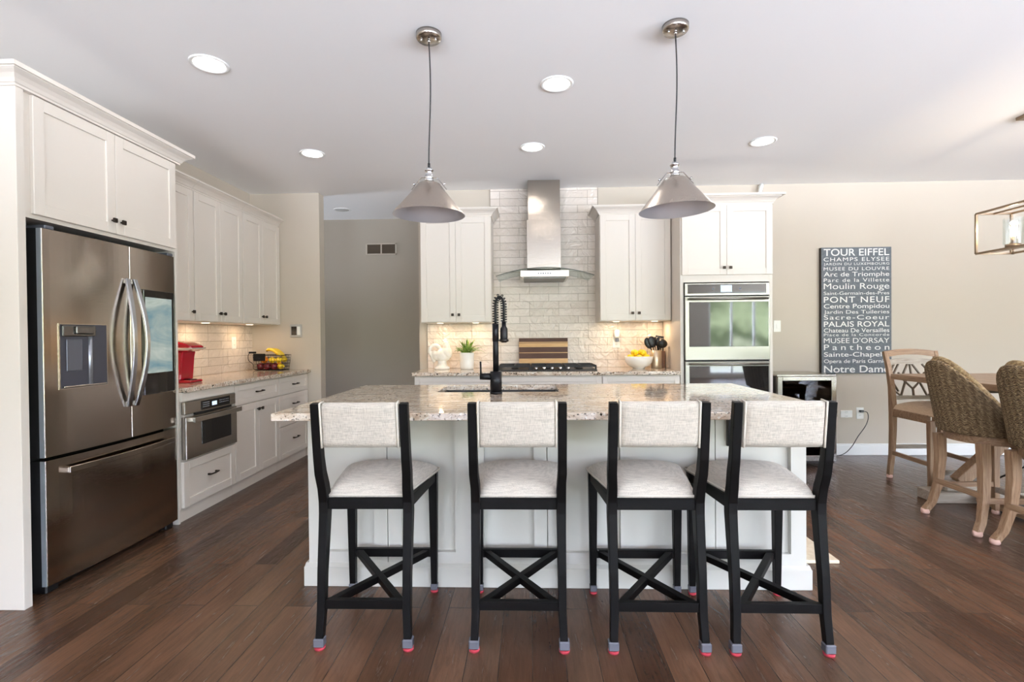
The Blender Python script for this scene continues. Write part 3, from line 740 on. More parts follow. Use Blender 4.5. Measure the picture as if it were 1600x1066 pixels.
# ------------------------------------------------------------------ island
IY0, IY1, IX0, IX1 = 2.505, 3.44, -1.120, 1.337
t = thing('kitchen_island', 'pale painted kitchen island with recessed panels facing the stools', 'island')
b = B(); b.box(IX0, IX1, IY0 + .028, IY0 + .045, 0, .878); b.box(IX0, IX0 + .02, IY0 + .04, IY1, 0, .878); b.box(IX1 - .02, IX1, IY0 + .04, IY1, 0, .878); b.box(IX0 + .02, IX1 - .02, IY1 - .02, IY1, 0, .878); b.box(IX0 + .02, IX1 - .02, IY0 + .04, IY1 - .02, .09, .11); obj('body', b, CAB_DAYLIT, t)
def px2x(u): return (u - 483) / (1261 - 483) * (IX1 - IX0) + IX0
rec = [(505, 588), (632, 717.5), (764, 842), (885, 977), (1018, 1101), (1145, 1238)]
secs = [483, 610, 863, 1123, 1261]
rz0, rz1 = .168, .845
for k in range(4):
    a, c = px2x(secs[k]) + (.002 if k else 0), px2x(secs[k + 1]) - (.002 if k < 3 else 0)
    rs = [(px2x(p), px2x(q)) for p, q in rec if secs[k] < p < secs[k + 1]]
    b = B(); y0, y1 = IY0, IY0 + .028
    b.box(a, c, y0, y1, rz1, .878); b.box(a, c, y0, y1, .0, rz0)
    xs = a
    for p, q in rs: b.box(xs, p, y0, y1, rz0, rz1); xs = q
    b.box(xs, c, y0, y1, rz0, rz1)
    obj('panel_frame', b, CAB_DAYLIT, t)
b = B(); b.box(IX0 - .020, IX1 + .020, IY0 - .018, IY0 + .1, 0, .098, .002)
b.prism([(IY0 - .018, .098), (IY0, .112), (IY0 + .05, .112), (IY0 + .05, .098)], 0, IX0 - .016, IX1 + .016)
b.box(IX0 - .020, IX0, IY0, IY1, 0, .098, .002); b.box(IX1, IX1 + .020, IY0, IY1, 0, .098, .002)
obj('base_moulding', b, CAB_DAYLIT, t)
b = B(); b.prism([(2.27, .872), (2.505, .872), (2.505, .70), (2.49, .70), (2.47, .845), (2.27, .858)], 0, .955, .985); obj('bracket', b, BLACKM, t, 'dark metal bracket under the overhang')
# granite top with sink cut-out
SX0, SX1, SY0, SY1 = -.560, .170, 2.990, 3.400
tx0, tx1, ty0, ty1 = -1.135, 1.355, 2.172, 3.455
b = B(); bb = bmesh.new()
def ringbox(t_, X, Y, z0, z1):
    # a slab with a rectangular hole: X=(x0,hx0,hx1,x1)
    V = {}
    for i, x in enumerate(X):
        for j, y in enumerate(Y):
            for k, z in enumerate((z0, z1)): V[i, j, k] = t_.verts.new((x, y, z))
    for i in range(3):
        for j in range(3):
            if i == 1 and j == 1: continue
            t_.faces.new((V[i, j, 1], V[i + 1, j, 1], V[i + 1, j + 1, 1], V[i, j + 1, 1])); t_.faces.new((V[i, j, 0], V[i, j + 1, 0], V[i + 1, j + 1, 0], V[i + 1, j, 0]))
    def side(a, c): t_.faces.new((V[a[0], a[1], 0], V[c[0], c[1], 0], V[c[0], c[1], 1], V[a[0], a[1], 1]))
    for i in range(3): side((i, 0), (i + 1, 0)); side((i + 1, 3), (i, 3)); side((3, i), (3, i + 1)); side((0, i + 1), (0, i))
    side((2, 1), (1, 1)); side((1, 2), (2, 2)); side((1, 1), (1, 2)); side((2, 2), (2, 1))
    bmesh.ops.recalc_face_normals(t_, faces=t_.faces[:])
ringbox(bb, (tx0, SX0, SX1, tx1), (ty0, SY0, SY1, ty1), .880, .914)
ce = [e_ for e_ in bb.edges if all(abs(v.co.x - tx1) < 1e-5 and abs(v.co.y - ty0) < 1e-5 for v in e_.verts)]
bmesh.ops.bevel(bb, geom=ce, offset=.15, segments=8, affect='EDGES', profile=.5); b.add(bb)
o = obj('countertop', b, GRAN); mod_bevel(o, .005, 3); tag(o, 'long glossy granite countertop on the island, with the sink cut into it', 'countertop')
b = B(); z0 = .70; th = .004
b.box(SX0 - .01, SX1 + .01, SY0 - .01, SY1 + .01, z0 - th, z0); b.box(SX0 - .01, SX0 - .002, SY0 - .01, SY1 + .01, z0, .879); b.box(SX1 + .002, SX1 + .01, SY0 - .01, SY1 + .01, z0, .879)
b.box(SX0, SX1, SY0 - .01, SY0 - .002, z0, .879); b.box(SX0, SX1, SY1 + .002, SY1 + .01, z0, .879)
t = thing('undermount_sink', 'dark undermount sink set in the island countertop', 'sink')
obj('basin', b, mat('dark_sink', srgb(44, 42, 42), .4), t)
obj('drain', B().cyl((-.19, 3.21, z0), (-.19, 3.21, z0 + .004), .04), STEEL, t)

# faucet
t = thing('faucet', 'tall matte black spring-neck faucet on the island', 'faucet', (-.196, 2.900, .9145), 0)
obj('base_ring', B().cyl((0, 0, 0), (0, 0, .012), .036, seg=28), BLACKM, t)
b = B(); b.cyl((0, 0, .012), (0, 0, .128), .0335, seg=28).cyl((0, 0, .12), (0, 0, .40), .0165, seg=24).cyl((0, 0, .30), (0, 0, .40), .0185, seg=24); obj('body', b, BLACKM, t)
b = B(); b.cyl((-.03, 0, .098), (-.092, 0, .098), .020, .018, seg=20); lv = obj('valve', b, BLACKM, t)
obj('lever', B().cyl((-.086, 0, .09), (-.088, 0, .185), .0055, seg=10), BLACKM, lv)
arc = []
for i in range(33):
    u = i / 32
    if u < .2: arc.append(Vector((0, 0, .40 + u / .2 * .05)))
    elif u < .8: a = PI * (1 - (u - .2) / .6); arc.append(Vector((.024 + .024 * math.cos(a), 0, .50 + .0 + .055 * math.sin(a))))
    else: arc.append(Vector((.048, 0, .50 - (u - .8) / .2 * .09)))
arc[0:7] = [Vector((0, 0, .40 + .10 * i / 6)) for i in range(7)]
obj('hose', B().tube(arc, .0065, 10), BLACKM, t)
L_ = [0]
for p, q in zip(arc, arc[1:]): L_.append(L_[-1] + (q - p).length)
def along(s_):
    for i in range(len(L_) - 1):
        if s_ <= L_[i + 1] or i == len(L_) - 2:
            u = (s_ - L_[i]) / max(1e-6, L_[i + 1] - L_[i]); p = arc[i].lerp(arc[i + 1], u); d = (arc[i + 1] - arc[i]).normalized(); return p, d
pts = []; turns = 22
for i in range(turns * 12 + 1):
    s_ = L_[-1] * i / (turns * 12); p, d = along(s_); x = d.cross(Vector((0, 1, 0))).normalized(); a = 2 * PI * i / 12
    pts.append(p + x * math.cos(a) * .0168 + Vector((0, 1, 0)) * math.sin(a) * .0168)
obj('spring', B().tube(pts, .0028, 5), BLACKM, t)
b = B(); b.lathe([(.0, .412), (.012, .412), (.013, .385), (.021, .372), (.022, .325), (.019, .300), (.015, .292), (0, .292)], (.048, 0, 0), 20); obj('spray_head', b, BLACKM, t)
b = B(); b.bar((.012, 0, .305), (.075, 0, .305), .012, .010); b.cyl((.048, 0, .297), (.048, 0, .313), .025, seg=20); obj('holder_arm', b, mat('worn_bronze', srgb(60, 56, 54), .3, .8), t)

# ------------------------------------------------------------------ bar stools
def rear_path(x):
    P = [(0, -.012), (.15, .002), (.30, .014), (.44, .034), (.53, .046), (.58, .045), (.64, .030), (.70, .012), (.76, -.002), (.86, -.016), (.985, -.034)]
    return [(x, y, z) for z, y in P]
def make_stool():
    t = thing('bar_stool', '', 'stool')
    for s_ in (-1, 1):
        path = [( (s_ * (.172 + (.004 if i > 6 else 0))), y, z) for i, (x, y, z) in enumerate(rear_path(0))]
        path[0] = (path[0][0] + s_ * .006, path[0][1], .012)
        w_ = [.030, .032, .033, .035, .036, .036, .035, .035, .034, .034, .033]; d_ = [.030, .034, .038, .044, .050, .050, .046, .042, .038, .034, .030]
        lg = obj('leg', B().ribbon(path, w_, d_, (1, 0, 0)), BWOOD, t, 'rear black leg running up into the back post')
        x, y = path[0][0], path[0][1] + .001
        obj('foot_cap', B().box(x - .021, x + .020, y - .019, y + .019, .011, .046, .004), RUBBER, lg)
        obj('felt_pad', B().cyl((x, y, .0), (x, y, .0115), .021, .022, 16), REDF, lg)
    for s_ in (-1, 1):
        lg = obj('leg', B().ribbon([(s_ * .200, .448, .012), (s_ * .200, .446, .3), (s_ * .200, .442, .59)], [.028, .036, .042], [.028, .036, .042], (1, 0, 0)), BWOOD, t)
        x, y = s_ * .200, .4465
        obj('foot_cap', B().box(x - .017, x + .017, y - .017, y + .017, .011, .042, .004), RUBBER, lg)
        obj('felt_pad', B().cyl((x, y, .0), (x, y, .0115), .018, .019, 16), REDF, lg)
    b = B(); b.box(-.158, .158, .030, .060, .545, .592, .002); b.box(-.183, .183, .432, .458, .545, .592, .002)
    for s_ in (-1, 1): b.bar((s_ * .172, .055, .5685), (s_ * .203, .44, .5685), .024, .047, .002)
    obj('seat_frame', b, BWOOD, t)
    obj('stretcher', B().box(-.160, .160, -.006, .018, .155, .192, .002), BWOOD, t, 'rear stretcher')
    obj('stretcher', B().box(-.186, .186, .436, .458, .172, .212, .002), BWOOD, t, 'front stretcher')
    b = B(); b.bar((-.145, .010, .172), (.165, .440, .192), .030, .030, .002)
    obj('cross_brace', b, BWOOD, t); b = B(); b.bar((.145, .010, .173), (-.165, .440, .193), .030, .029, .002); obj('cross_brace', b, BWOOD, t)
    # cushion
    b = B(); n = 26
    def cush(u, v):
        y = .040 + .425 * v; hw = .158 + (.227 - .158) * min(1, v * 1.05); x = (2 * u - 1)
        ex, ey = abs(x), abs(2 * v - 1)
        h = (1 - ex ** 6) * (1 - ey ** 6); h = max(0, h) ** .45
        z = .594 + .050 * h + .030 * (1 - ex * ex) * (1 - (2 * v - 1) ** 2)
        # notch beside rear posts
        return Vector((x * hw, y, z))
    b.grid(cush, n, n)
    t_ = bmesh.new(); poly = [(-.158, .040), (.158, .040), (.227, .446), (.227, .463), (-.227, .463), (-.227, .446)]
    b.prism(poly, 2, .590, .598)
    obj('seat_cushion', b, LINEN, t)
    pp = [(-.158, .040, .600), (.158, .040, .600), (.229, .45, .600), (.225, .467, .600), (-.225, .467, .600), (-.229, .45, .600)]
    b = B(); full = []
    for i in range(len(pp)):
        a, c = Vector(pp[i]), Vector(pp[(i + 1) % len(pp)])
        for k in range(6): full.append(a.lerp(c, k / 6))
    b.tube(full, .0042, 6, closed=True); obj('piping', b, PIPING, t)
    # back pad: gently curved, wrapped in fabric
    b = B()
    def padface(sgn):
        def f(u, v):
            x = (2 * u - 1) * .157; z = .806 + .182 * v; y0 = -.010 - .0205 * v
            ex = abs(2 * u - 1) ** 8; ez = abs(2 * v - 1) ** 8; th = .030 * (max(0, 1 - ex) * max(0, 1 - ez)) ** .35
            return Vector((x, y0 + sgn * th * .95 - .012 * (1 - (2 * u - 1) ** 2) * .5, z))
        return f
    b.grid(padface(-1), 22, 14); b.grid(padface(1), 22, 14)
    obj('back_pad', b, LINEN, t)
    for s_ in (-1, 1):
        b = B()
        for off in (-.022,):
            pts = [(s_ * .1515, -.010 - .0205 * v + off, .808 + .178 * v) for v in (0, .25, .5, .75, 1)] + [(s_ * .150, -.032 + .018, .990)]
            b.tube(pts, .0042, 6)
        obj('piping', b, PIPING, t)
    return t
st0 = make_stool()
stools = [(-.672, 2.000, .008, 'black wood bar stool with pale linen seat, leftmost of the four at the island'),
          (-.052, 2.000, .0, 'black wood bar stool with pale linen seat, directly in front of the faucet'),
          (.496, 2.000, .0, 'black wood bar stool with pale linen seat, third from the left at the island'),
          (.968, 2.000, .0, 'black wood bar stool with pale linen seat, rightmost of the four at the island')]
for i, (x, y, r, lb) in enumerate(stools):
    if i == 0: st0.location = (x, y, 0); st0.rotation_euler = (0, 0, r); st0['label'] = lb; st0['group'] = 'bar stools at the island'
    else: dup(st0, (x, y, 0), r, lb, 'bar stools at the island')

# ------------------------------------------------------------------ pendants
def make_pendant(label):
    t = thing('pendant_light', label, 'pendant light', (0, 0, 0), 0, 'cone pendants over the island')
    cp = obj('canopy', B().lathe([(0, 0), (.064, 0), (.064, -.022), (.058, -.030), (.02, -.032), (0, -.032)], seg=40), NICKEL, t)
    b = B()
    for s_ in (-1, 1): b.cyl((s_ * .036, -.01, -.030), (s_ * .036, -.01, -.040), .006, .005, 12)
    b.cyl((0, 0, -.030), (0, 0, -.045), .010, .007, 14); obj('screw', b, CHROME, cp)
    return t
def finish_pendant(t, tilt, cap_z=2.112):
    c = CEIL; z = lambda v: v - c
    b = B(); n = 12; pts = []
    for i in range(n + 1):
        u = i / n; pts.append((.006 * math.sin(u * PI * 1.5), 0, -.04 + (z(2.10) + .04) * u))
    b.tube(pts, .0035, 8); obj('cord', b, CORDM, t)
    x0 = pts[-1][0]
    b = B(); b.cyl((x0, 0, z(2.118)), (x0, 0, z(2.098)), .0065, seg=12); obj('cord_grip', b, BLACKP, t)
    M = Matrix.Translation((x0, 0, z(2.02))) @ Euler(tilt).to_matrix().to_4x4() @ Matrix.Translation((0, 0, -z(2.02)))
    b = B(); b.lathe([(0, z(2.100)), (.008, z(2.100)), (.022, z(2.086)), (.023, z(2.080)), (.019, z(2.078)), (.019, z(2.052)), (.023, z(2.050)), (.023, z(2.044)), (.019, z(2.040)), (.024, z(2.034)), (.024, z(2.026)), (0, z(2.024))], seg=28, mtx=M)
    sk = obj('socket', b, CHROME, t)
    b = B()
    for s_ in (-1, 1):
        P = [M @ Vector(p) for p in ((s_ * .015, 0, z(2.046)), (s_ * .040, 0, z(2.046)), (s_ * .062, 0, z(2.020)), (s_ * .090, 0, z(1.985)))]
        b.ribbon(P, .010, .004, (0, 1, 0)); q = M @ Vector((s_ * .072, 0, z(2.012))); b.cyl(q, M @ Vector((s_ * .082, 0, z(2.016))), .006, seg=10)
    obj('bracket', b, CHROME, t)
    top, rim = z(2.013), z(1.858)
    b = B(); b.lathe([(.0, top + .002), (.052, top + .002), (.056, top), (.112, (top + rim) / 2 + .004), (.178, rim + .004), (.181, rim)], seg=64, mtx=M); b.mi = 1
    b.lathe([(.181, rim), (.177, rim), (.110, (top + rim) / 2), (.053, top - .004), (0, top - .004)], seg=64, mtx=M); b.mi = 0
    obj('shade', b, [SHADE, SHADEIN], t, 'brushed metal cone shade, pale inside')
    b = B(); b.sphere(M @ Vector((0, 0, z(1.955))), .028); b.cyl(M @ Vector((0, 0, z(1.975))), M @ Vector((0, 0, z(2.01))), .013); obj('bulb', b, mat('frosted_bulb', srgb(236, 236, 232), .4), t)
p1 = make_pendant('brushed metal cone pendant hanging over the left half of the island'); finish_pendant(p1, (0, .012, 0)); p1.location = (-.495, 2.547, CEIL)
p2 = make_pendant('brushed metal cone pendant hanging over the right half of the island, tilted slightly'); finish_pendant(p2, (0, -.035, 0)); p2.location = (.730, 2.540, CEIL)

# recessed lights
cans = [(-1.763, 2.764, 'lit recessed ceiling light nearest the refrigerator'), (.176, 3.087, 'lit recessed ceiling light between the two pendants'),
        (-1.784, 4.144, 'lit recessed ceiling light at the far left, near the pantry wall'), (.034, 4.109, 'lit recessed ceiling light just in front of the range hood'),
        (1.856, 4.093, 'lit recessed ceiling light in front of the oven cabinet')]
def can(x, y, lb, lit=True):
    t = thing('recessed_light', lb, 'ceiling light', (x, y, CEIL), 0, 'recessed lights in the ceiling')
    obj('trim_ring', B().lathe([(.078, .0), (.100, .0), (.100, -.004), (.092, -.007), (.078, -.004), (.078, 0)], seg=40), TRIM, t)
    obj('lens', B().lathe([(0, -.003), (.078, -.003), (.078, -.0005), (0, -.0005)], seg=40), CANE if lit else CANOFF, t)
    if lit: area_light('recessed_lamp', (x, y, CEIL - .012), (0, 0, 0), .14, .14, CAN_POWER, CAN_COL, shape='DISK')
for c in cans: can(*c)
can(-2.222, 5.987, 'unlit recessed ceiling light in the hallway', False)

# ------------------------------------------------------------------ wall things
t = thing('air_vent', 'white return air vent high on the hallway wall', 'vent', (-1.905, 6.488, 2.38), 0)
b = B(); W_, H_ = .20, .075
b.box(-W_, W_, -.010, 0, H_ - .016, H_, .001); b.box(-W_, W_, -.010, 0, -H_, -H_ + .016, .001); b.box(-W_, -W_ + .018, -.010, 0, -H_, H_, .001); b.box(W_ - .018, W_, -.010, 0, -H_, H_, .001); b.box(-.009, .009, -.010, 0, -H_, H_, .001)
obj('frame', b, m_paint('vent_paint', srgb(200, 190, 176), .5), t)
b = B()
for i in range(13): z = -H_ + .02 + i * .0095; b.bar((-W_ + .018, -.003, z), (W_ - .018, -.003, z), .002, .010, upv=(0, .7, .7))
b.box(-W_ + .01, W_ - .01, -.001, 0, -H_ + .01, H_ - .01); obj('slat', b, mat('vent_dark', srgb(112, 98, 84), .7), t)
t = thing('wall_control_panel', 'small grey-framed control panel on the pantry wall above the fruit', 'control panel', (-2.465, BACK_Y, 1.318), 0)
obj('frame', B().box(-.062, .062, -.014, 0, -.068, .068, .004), mat('panel_grey', srgb(176, 172, 168), .5), t)
obj('screen', B().box(-.046, .010, -.016, -.013, -.045, .045, .001), BGLASS, t); obj('switch', B().box(.016, .048, -.017, -.013, -.045, .045, .002), WHITEP, t)
def outlet(x, y, z, rz, lb, nm='wall_outlet', cat='outlet', kind='duplex', w_=.036, h_=.058):
    t = thing(nm, lb, cat, (x, y, z), rz)
    obj('plate', B().box(-w_, w_, -.006, 0, -h_, h_, .002), WHITEP, t)
    if kind == 'duplex':
        b = B()
        for s_ in (-1, 1): b.box(-.016, .016, -.008, -.005, s_ * .022 - .014, s_ * .022 + .014, .002)
        obj('socket', b, WHITEP, t)
        b = B()
        for s_ in (-1, 1):
            for k in (-1, 1): b.box(k * .006 - .001, k * .006 + .001, -.0085, -.0078, s_ * .022 - .004, s_ * .022 + .006)
        obj('slot', b, BLACKP, t)
    else: obj('switch', B().box(-.012, .012, -.010, -.005, -.022, .022, .002), WHITEP, t)
    return t
outlet(2.524, BACK_Y, 1.320, 0, 'white light switch right of the wall oven', 'light_switch', 'switch', 'sw')
outlet(3.215, BACK_Y, .420, 0, 'white low outlet nearest the last bar stool', w_=.058, h_=.036, kind='duplex')
outlet(3.350, BACK_Y, .428, 0, 'white low outlet with a black plug in it, right of its twin')
outlet(LEFT_X + .008, 4.93, 1.20, PI / 2, 'white outlet on the tile above the coffee counter')
outlet(.890, BACK_Y - .008, 1.170, 0, 'white outlet on the tile under the air freshener')
t = thing('plug_and_cord', 'black plug and cord running from the low outlet to the wine cooler', 'cord')
b = B(); b.box(3.335, 3.372, BACK_Y - .035, BACK_Y - .009, .440, .462, .003); obj('plug', b, BLACKP, t)
pts = [(3.365, BACK_Y - .03, .451), (3.395, BACK_Y - .045, .44), (3.400, BACK_Y - .05, .38), (3.37, BACK_Y - .05, .30), (3.30, BACK_Y - .05, .20), (3.24, BACK_Y - .05, .10), (3.16, BACK_Y - .06, .03), (3.06, BACK_Y - .07, .0045), (2.95, BACK_Y - .08, .0045), (2.845, BACK_Y - .07, .0045)]
def smooth_path(P, n=8):
    P = [Vector(p) for p in P]; out = []
    for i in range(len(P) - 1):
        p0, p1_, p2_, p3 = P[max(i - 1, 0)], P[i], P[i + 1], P[min(i + 2, len(P) - 1)]
        for k in range(n):
            u = k / n; out.append(.5 * ((2 * p1_) + (p2_ - p0) * u + (2 * p0 - 5 * p1_ + 4 * p2_ - p3) * u * u + (3 * p1_ - p0 - 3 * p2_ + p3) * u ** 3))
    out.append(P[-1]); return out
obj('cable', B().tube(smooth_path(pts), .0038, 8), CORDM, t)
t = thing('air_freshener', 'white plug-in air freshener above the outlet on the tile', 'air freshener', (.892, BACK_Y - .016, 1.238), 0)
obj('body', B().lathe([(0, .045), (.02, .043), (.030, .03), (.032, 0), (.030, -.03), (.018, -.045), (0, -.045)], (0, -.03, .02), 24), WHITEP, t)
obj('bottle', B().box(-.014, .016, -.045, -.012, -.06, -.024, .005, 2), GREYP, t)
t = thing('security_camera', 'small white security camera mounted above the oven cabinet', 'camera', (2.36, BACK_Y, 2.72), 0)
obj('mount', B().cyl((0, 0, .02), (0, -.03, .02), .022), WHITEP, t)
obj('body', B().cyl((.0, -.03, .035), (-.03, -.06, -.055), .022, .018), WHITEP, t)

# typographic sign
t = thing('canvas_sign', 'slate grey canvas sign listing Paris landmarks in white lettering', 'sign', (3.292, BACK_Y, 1.472), 0)
SWD, SHT, SD = .690, 1.272, .042
obj('board', B().box(-SWD / 2, SWD / 2, -SD, -.002, -SHT / 2, SHT / 2, .002), CANVAS, t)
obj('edge', B().box(-SWD / 2 - .001, -SWD / 2 + .0005, -SD + .003, -.002, -SHT / 2 + .002, SHT / 2 - .002), SIGN_SHADE, t, 'left canvas edge coloured dark for its shade')
rows = [('TOUR EIFFEL', 86, 138, 2, .012, 0), ('CHAMPS ELYSEE', 149, 178, 1, .004, 1), ('JARDIN DU LUXEMBOURG', 188, 206, 1, .004, 1), ('MUSEE DU LOUVRE', 219, 244, 1, .006, 1), ('Arc de Triomphe', 253, 287, 0, .004, 0), ('Parc de la Villette', 299, 327, 0, .002, 1),
        ('Moulin Rouge', 334, 378, 0, .010, 0), ('Saint-Germain-des-Pres', 395, 420, 0, .0, 0), ('PONT NEUF', 431, 475, 2, .010, 1), ('Centre Pompidou', 484, 517, 0, .008, 0), ('Jardin Des Tuileries', 529, 556, 0, .001, 0), ('Sacre-Coeur', 565, 598, 0, .004, 1),
        ('PALAIS ROYAL', 610, 650, 2, .012, 0), ('Chateau De Versailles', 660, 691, 0, .006, 0), ('Place de la Concorde', 697, 718, 0, .0, 1), ("MUSEE D'ORSAY", 730, 768, 2, .004, 0), ('Pantheon', 776, 818, 0, .002, 2), ('Sainte-Chapelle', 832, 866, 0, .009, 0),
        ('Opera de Paris Garnier', 884, 912, 0, .004, 0), ('Notre Dame', 928, 980, 0, .012, 0)]
py0, py1 = 78, 988
for txt, ya, yb_, up_, off, sp in rows:
    fd = bpy.data.curves.new('lettering', 'FONT'); fd.body = txt; fd.size = 1; fd.extrude = .0; fd.offset = 0 if 'M' in txt else off * .8; fd.space_character = (1, 1.15, 1.5)[sp]
    fo = bpy.data.objects.new('lettering_curve', fd); COL.objects.link(fo)
    dg = bpy.context.evaluated_depsgraph_get(); me = bpy.data.meshes.new_from_object(fo.evaluated_get(dg))
    xs_ = [v.co.x for v in me.vertices]; base_h = .73
    x0, x1 = min(xs_), max(xs_); tw = SWD - .045; zb = SHT / 2 - (yb_ - py0) / (py1 - py0) * SHT; hh = (yb_ - ya) / (py1 - py0) * SHT
    t_ = bmesh.new(); t_.from_mesh(me)
    for v in t_.verts: v.co = Vector((-tw / 2 + (v.co.x - x0) / (x1 - x0) * tw, -SD - .0008, zb + v.co.y / base_h * hh))
    b = B(); b.add(t_); obj('lettering', b, SIGNW, t, 'white lettering reading ' + txt); bpy.data.objects.remove(fo); bpy.data.curves.remove(fd); bpy.data.meshes.remove(me)

# wine cooler
t = thing('wine_cooler', 'low stainless wine cooler with dark glass door by the back wall', 'wine cooler', (2.295, 4.80, 0), 0)
obj('body', B().box(0, .012, .02, .45, .03, .845).box(.523, .535, .02, .45, .03, .845).box(.012, .523, .43, .45, .03, .845).box(.012, .523, .02, .43, .03, .06).box(.012, .523, .02, .43, .835, .845), mat('cooler_body', srgb(70, 66, 64), .3, .7), t)
obj('top', B().box(-.004, .539, -.012, .452, .845, .862, .003), STEEL, t)
b = B(); b.box(0, .045, -.02, .02, .06, .843, .003); b.box(.490, .535, -.02, .02, .06, .843, .003); b.box(.045, .49, -.02, .02, .805, .843, .003); b.box(.045, .49, -.02, .02, .06, .11, .003)
d = obj('door', b, STEEL, t)
obj('window', B().box(.045, .490, -.012, -.008, .11, .805), m_thin('smoked_glass', (.45, .42, .40, 1), .04), d)
b = B(); b.box(.014, .521, .26, .27, .062, .833); obj('liner', b, BLACKP, t)
for z in (.745, .62, .50, .38, .26): obj('shelf', B().box(.05, .485, .004, .25, z - .008, z, .001).box(.05, .485, -.002, .004, z - .010, z + .006), WALNUT, t)
random.seed(3)
for k, (x, z) in enumerate(((.10, .745), (.22, .745), (.32, .62), (.20, .62), (.12, .50), (.30, .38))):
    bt = obj('wine_bottle', B().lathe([(0, 0), (.014, 0), (.014, .03), (.012, .07), (.030, .11), (.034, .14), (.034, .19), (0, .19)], (0, 0, 0), 20, Matrix.Rotation(-PI / 2, 4, 'X')), [mat('dark_bottle', srgb(30, 34, 28), .15)])
    tag(bt, ('dark wine bottle lying on the top shelf of the cooler', 'dark wine bottle lying on a lower shelf of the cooler')[z < .7], 'wine bottle', (2.295 + x, 4.80 + .012, z + .0355), 0, 'wine bottles in the cooler')
obj('foot', B().box(.03, .07, .03, .07, 0, .03).box(.465, .505, .03, .07, 0, .03).box(.03, .07, .38, .42, 0, .03).box(.465, .505, .38, .42, 0, .03), BLACKP, t)
obj('hinge', B().box(.47, .535, .0, .03, .862, .870, .001), BLACKP, t)

o = obj('floor_mat', B().box(1.372, 1.660, 2.78, 3.60, 0, .018, .004, 2), MATM); tag(o, 'cream floor mat lying beside the right end of the island', 'mat')

# ------------------------------------------------------------------ counter objects
# rooster
ry = 5.08
t = thing('rooster_figurine', 'white distressed ceramic rooster figurine on the back counter', 'figurine', (-.886, ry, .9145), 0)
obj('plinth', B().lathe([(0, 0), (.075, 0), (.078, .008), (.074, .022), (.060, .030), (.050, .042), (.042, .062), (.044, .085), (0, .085)], seg=32), ROOST, t)
b = B()
b.sphere((.008, 0, .140), .072, 1.10, .60, .95); b.sphere((.046, 0, .165), .060, 1, .7, 1.1); b.sphere((.046, 0, .218), .040, .95, .72, 1.4)
b.sphere((.040, 0, .262), .025, 1.1, .8, 1.1); b.sphere((-.045, 0, .135), .052, 1.1, .55, .95); b.sphere((.0, 0, .08), .030, 1.2, .8, 1.2)
for i in range(15):   # arching tail
    a = math.radians(-35 + i * 15.5); R_ = .060
    b.sphere((-.072 + R_ * math.cos(a) * .92, 0, .180 + R_ * math.sin(a) * 1.05), .021 - .0005 * abs(i - 7), 1, .7, 1, 2)
for i in range(7): b.sphere((-.120 + i * .006, 0, .165 - i * .013), .018, 1, .7, 1, 2)
b.sphere((-.078, 0, .155), .036, 1, .5, 1.0, 2)
bd = obj('body', b, ROOST, t); rm = bd.modifiers.new('r', 'REMESH'); rm.mode = 'VOXEL'; rm.voxel_size = .0045; rm.use_smooth_shade = True; sm = bd.modifiers.new('s', 'SMOOTH'); sm.iterations = 4
b = B()
for x, z, r in ((.022, .285, .013), (.036, .294, .015), (.052, .290, .013), (.062, .28, .009)): b.sphere((x, 0, z), r, 1, .5, 1.1, 2)
obj('comb', b, ROOST, t)
b = B(); b.sphere((.066, 0, .238), .012, .8, .6, 1.5, 2); b.cyl((.060, 0, .262), (.082, 0, .256), .008, .001, 8); obj('wattle', b, ROOST, t)
# plant
t = thing('potted_plant', 'spiky green plant in a white round pot on the back counter', 'plant', (-.632, 5.06, .9145), 0)
pot = obj('pot', B().lathe([(0, 0), (.060, 0), (.066, .006), (.069, .03), (.071, .165), (.067, .168), (.064, .163), (.062, .14), (0, .14)], seg=40), CERAM, t)
obj('soil', B().cyl((0, 0, .142), (0, 0, .150), .061, seg=30), SOIL, t)
b = B(); random.seed(11)
for i in range(46):
    a = random.uniform(0, 2 * PI); lean = random.uniform(.05, 1.0) if i > 12 else random.uniform(.75, 1.1); ln = random.uniform(.12, .19); w_ = random.uniform(.007, .012)
    d = Vector((math.cos(a), math.sin(a), 0)); s_ = Vector((-math.sin(a), math.cos(a), 0)); p = d * random.uniform(0, .035) + Vector((0, 0, .148)); t_ = bmesh.new(); rows_ = []
    th_ = PI / 2 - lean * .8; n = 7
    for k in range(n + 1):
        u = k / n; ww = w_ * (math.sin(PI * min(1, .25 + u * .75)) ** .8) if u < 1 else .0004
        c_ = p.copy(); up_ = s_.cross(Vector((math.cos(th_) * d.x, math.cos(th_) * d.y, math.sin(th_))))
        rows_.append([t_.verts.new(c_ - s_ * ww), t_.verts.new(c_ + up_.normalized() * ww * .35), t_.verts.new(c_ + s_ * ww)])
        p = p + Vector((math.cos(th_) * d.x, math.cos(th_) * d.y, math.sin(th_))) * ln / n; th_ -= lean * .16 * (1 + u)
        if p.z < .15 and Vector((p.x, p.y, 0)).length < .07: p.z = .16
        if p.y > .17: p.y = .17
        if p.x < -.105: p.x = -.105
    for r0, r1_ in zip(rows_, rows_[1:]):
        for k in range(2): f = t_.faces.new((r0[k], r0[k + 1], r1_[k + 1], r1_[k])); f.smooth = True
    b.add(t_)
o = obj('foliage', b, LEAF, t); sm = o.modifiers.new('s', 'SOLIDIFY'); sm.thickness = .0012
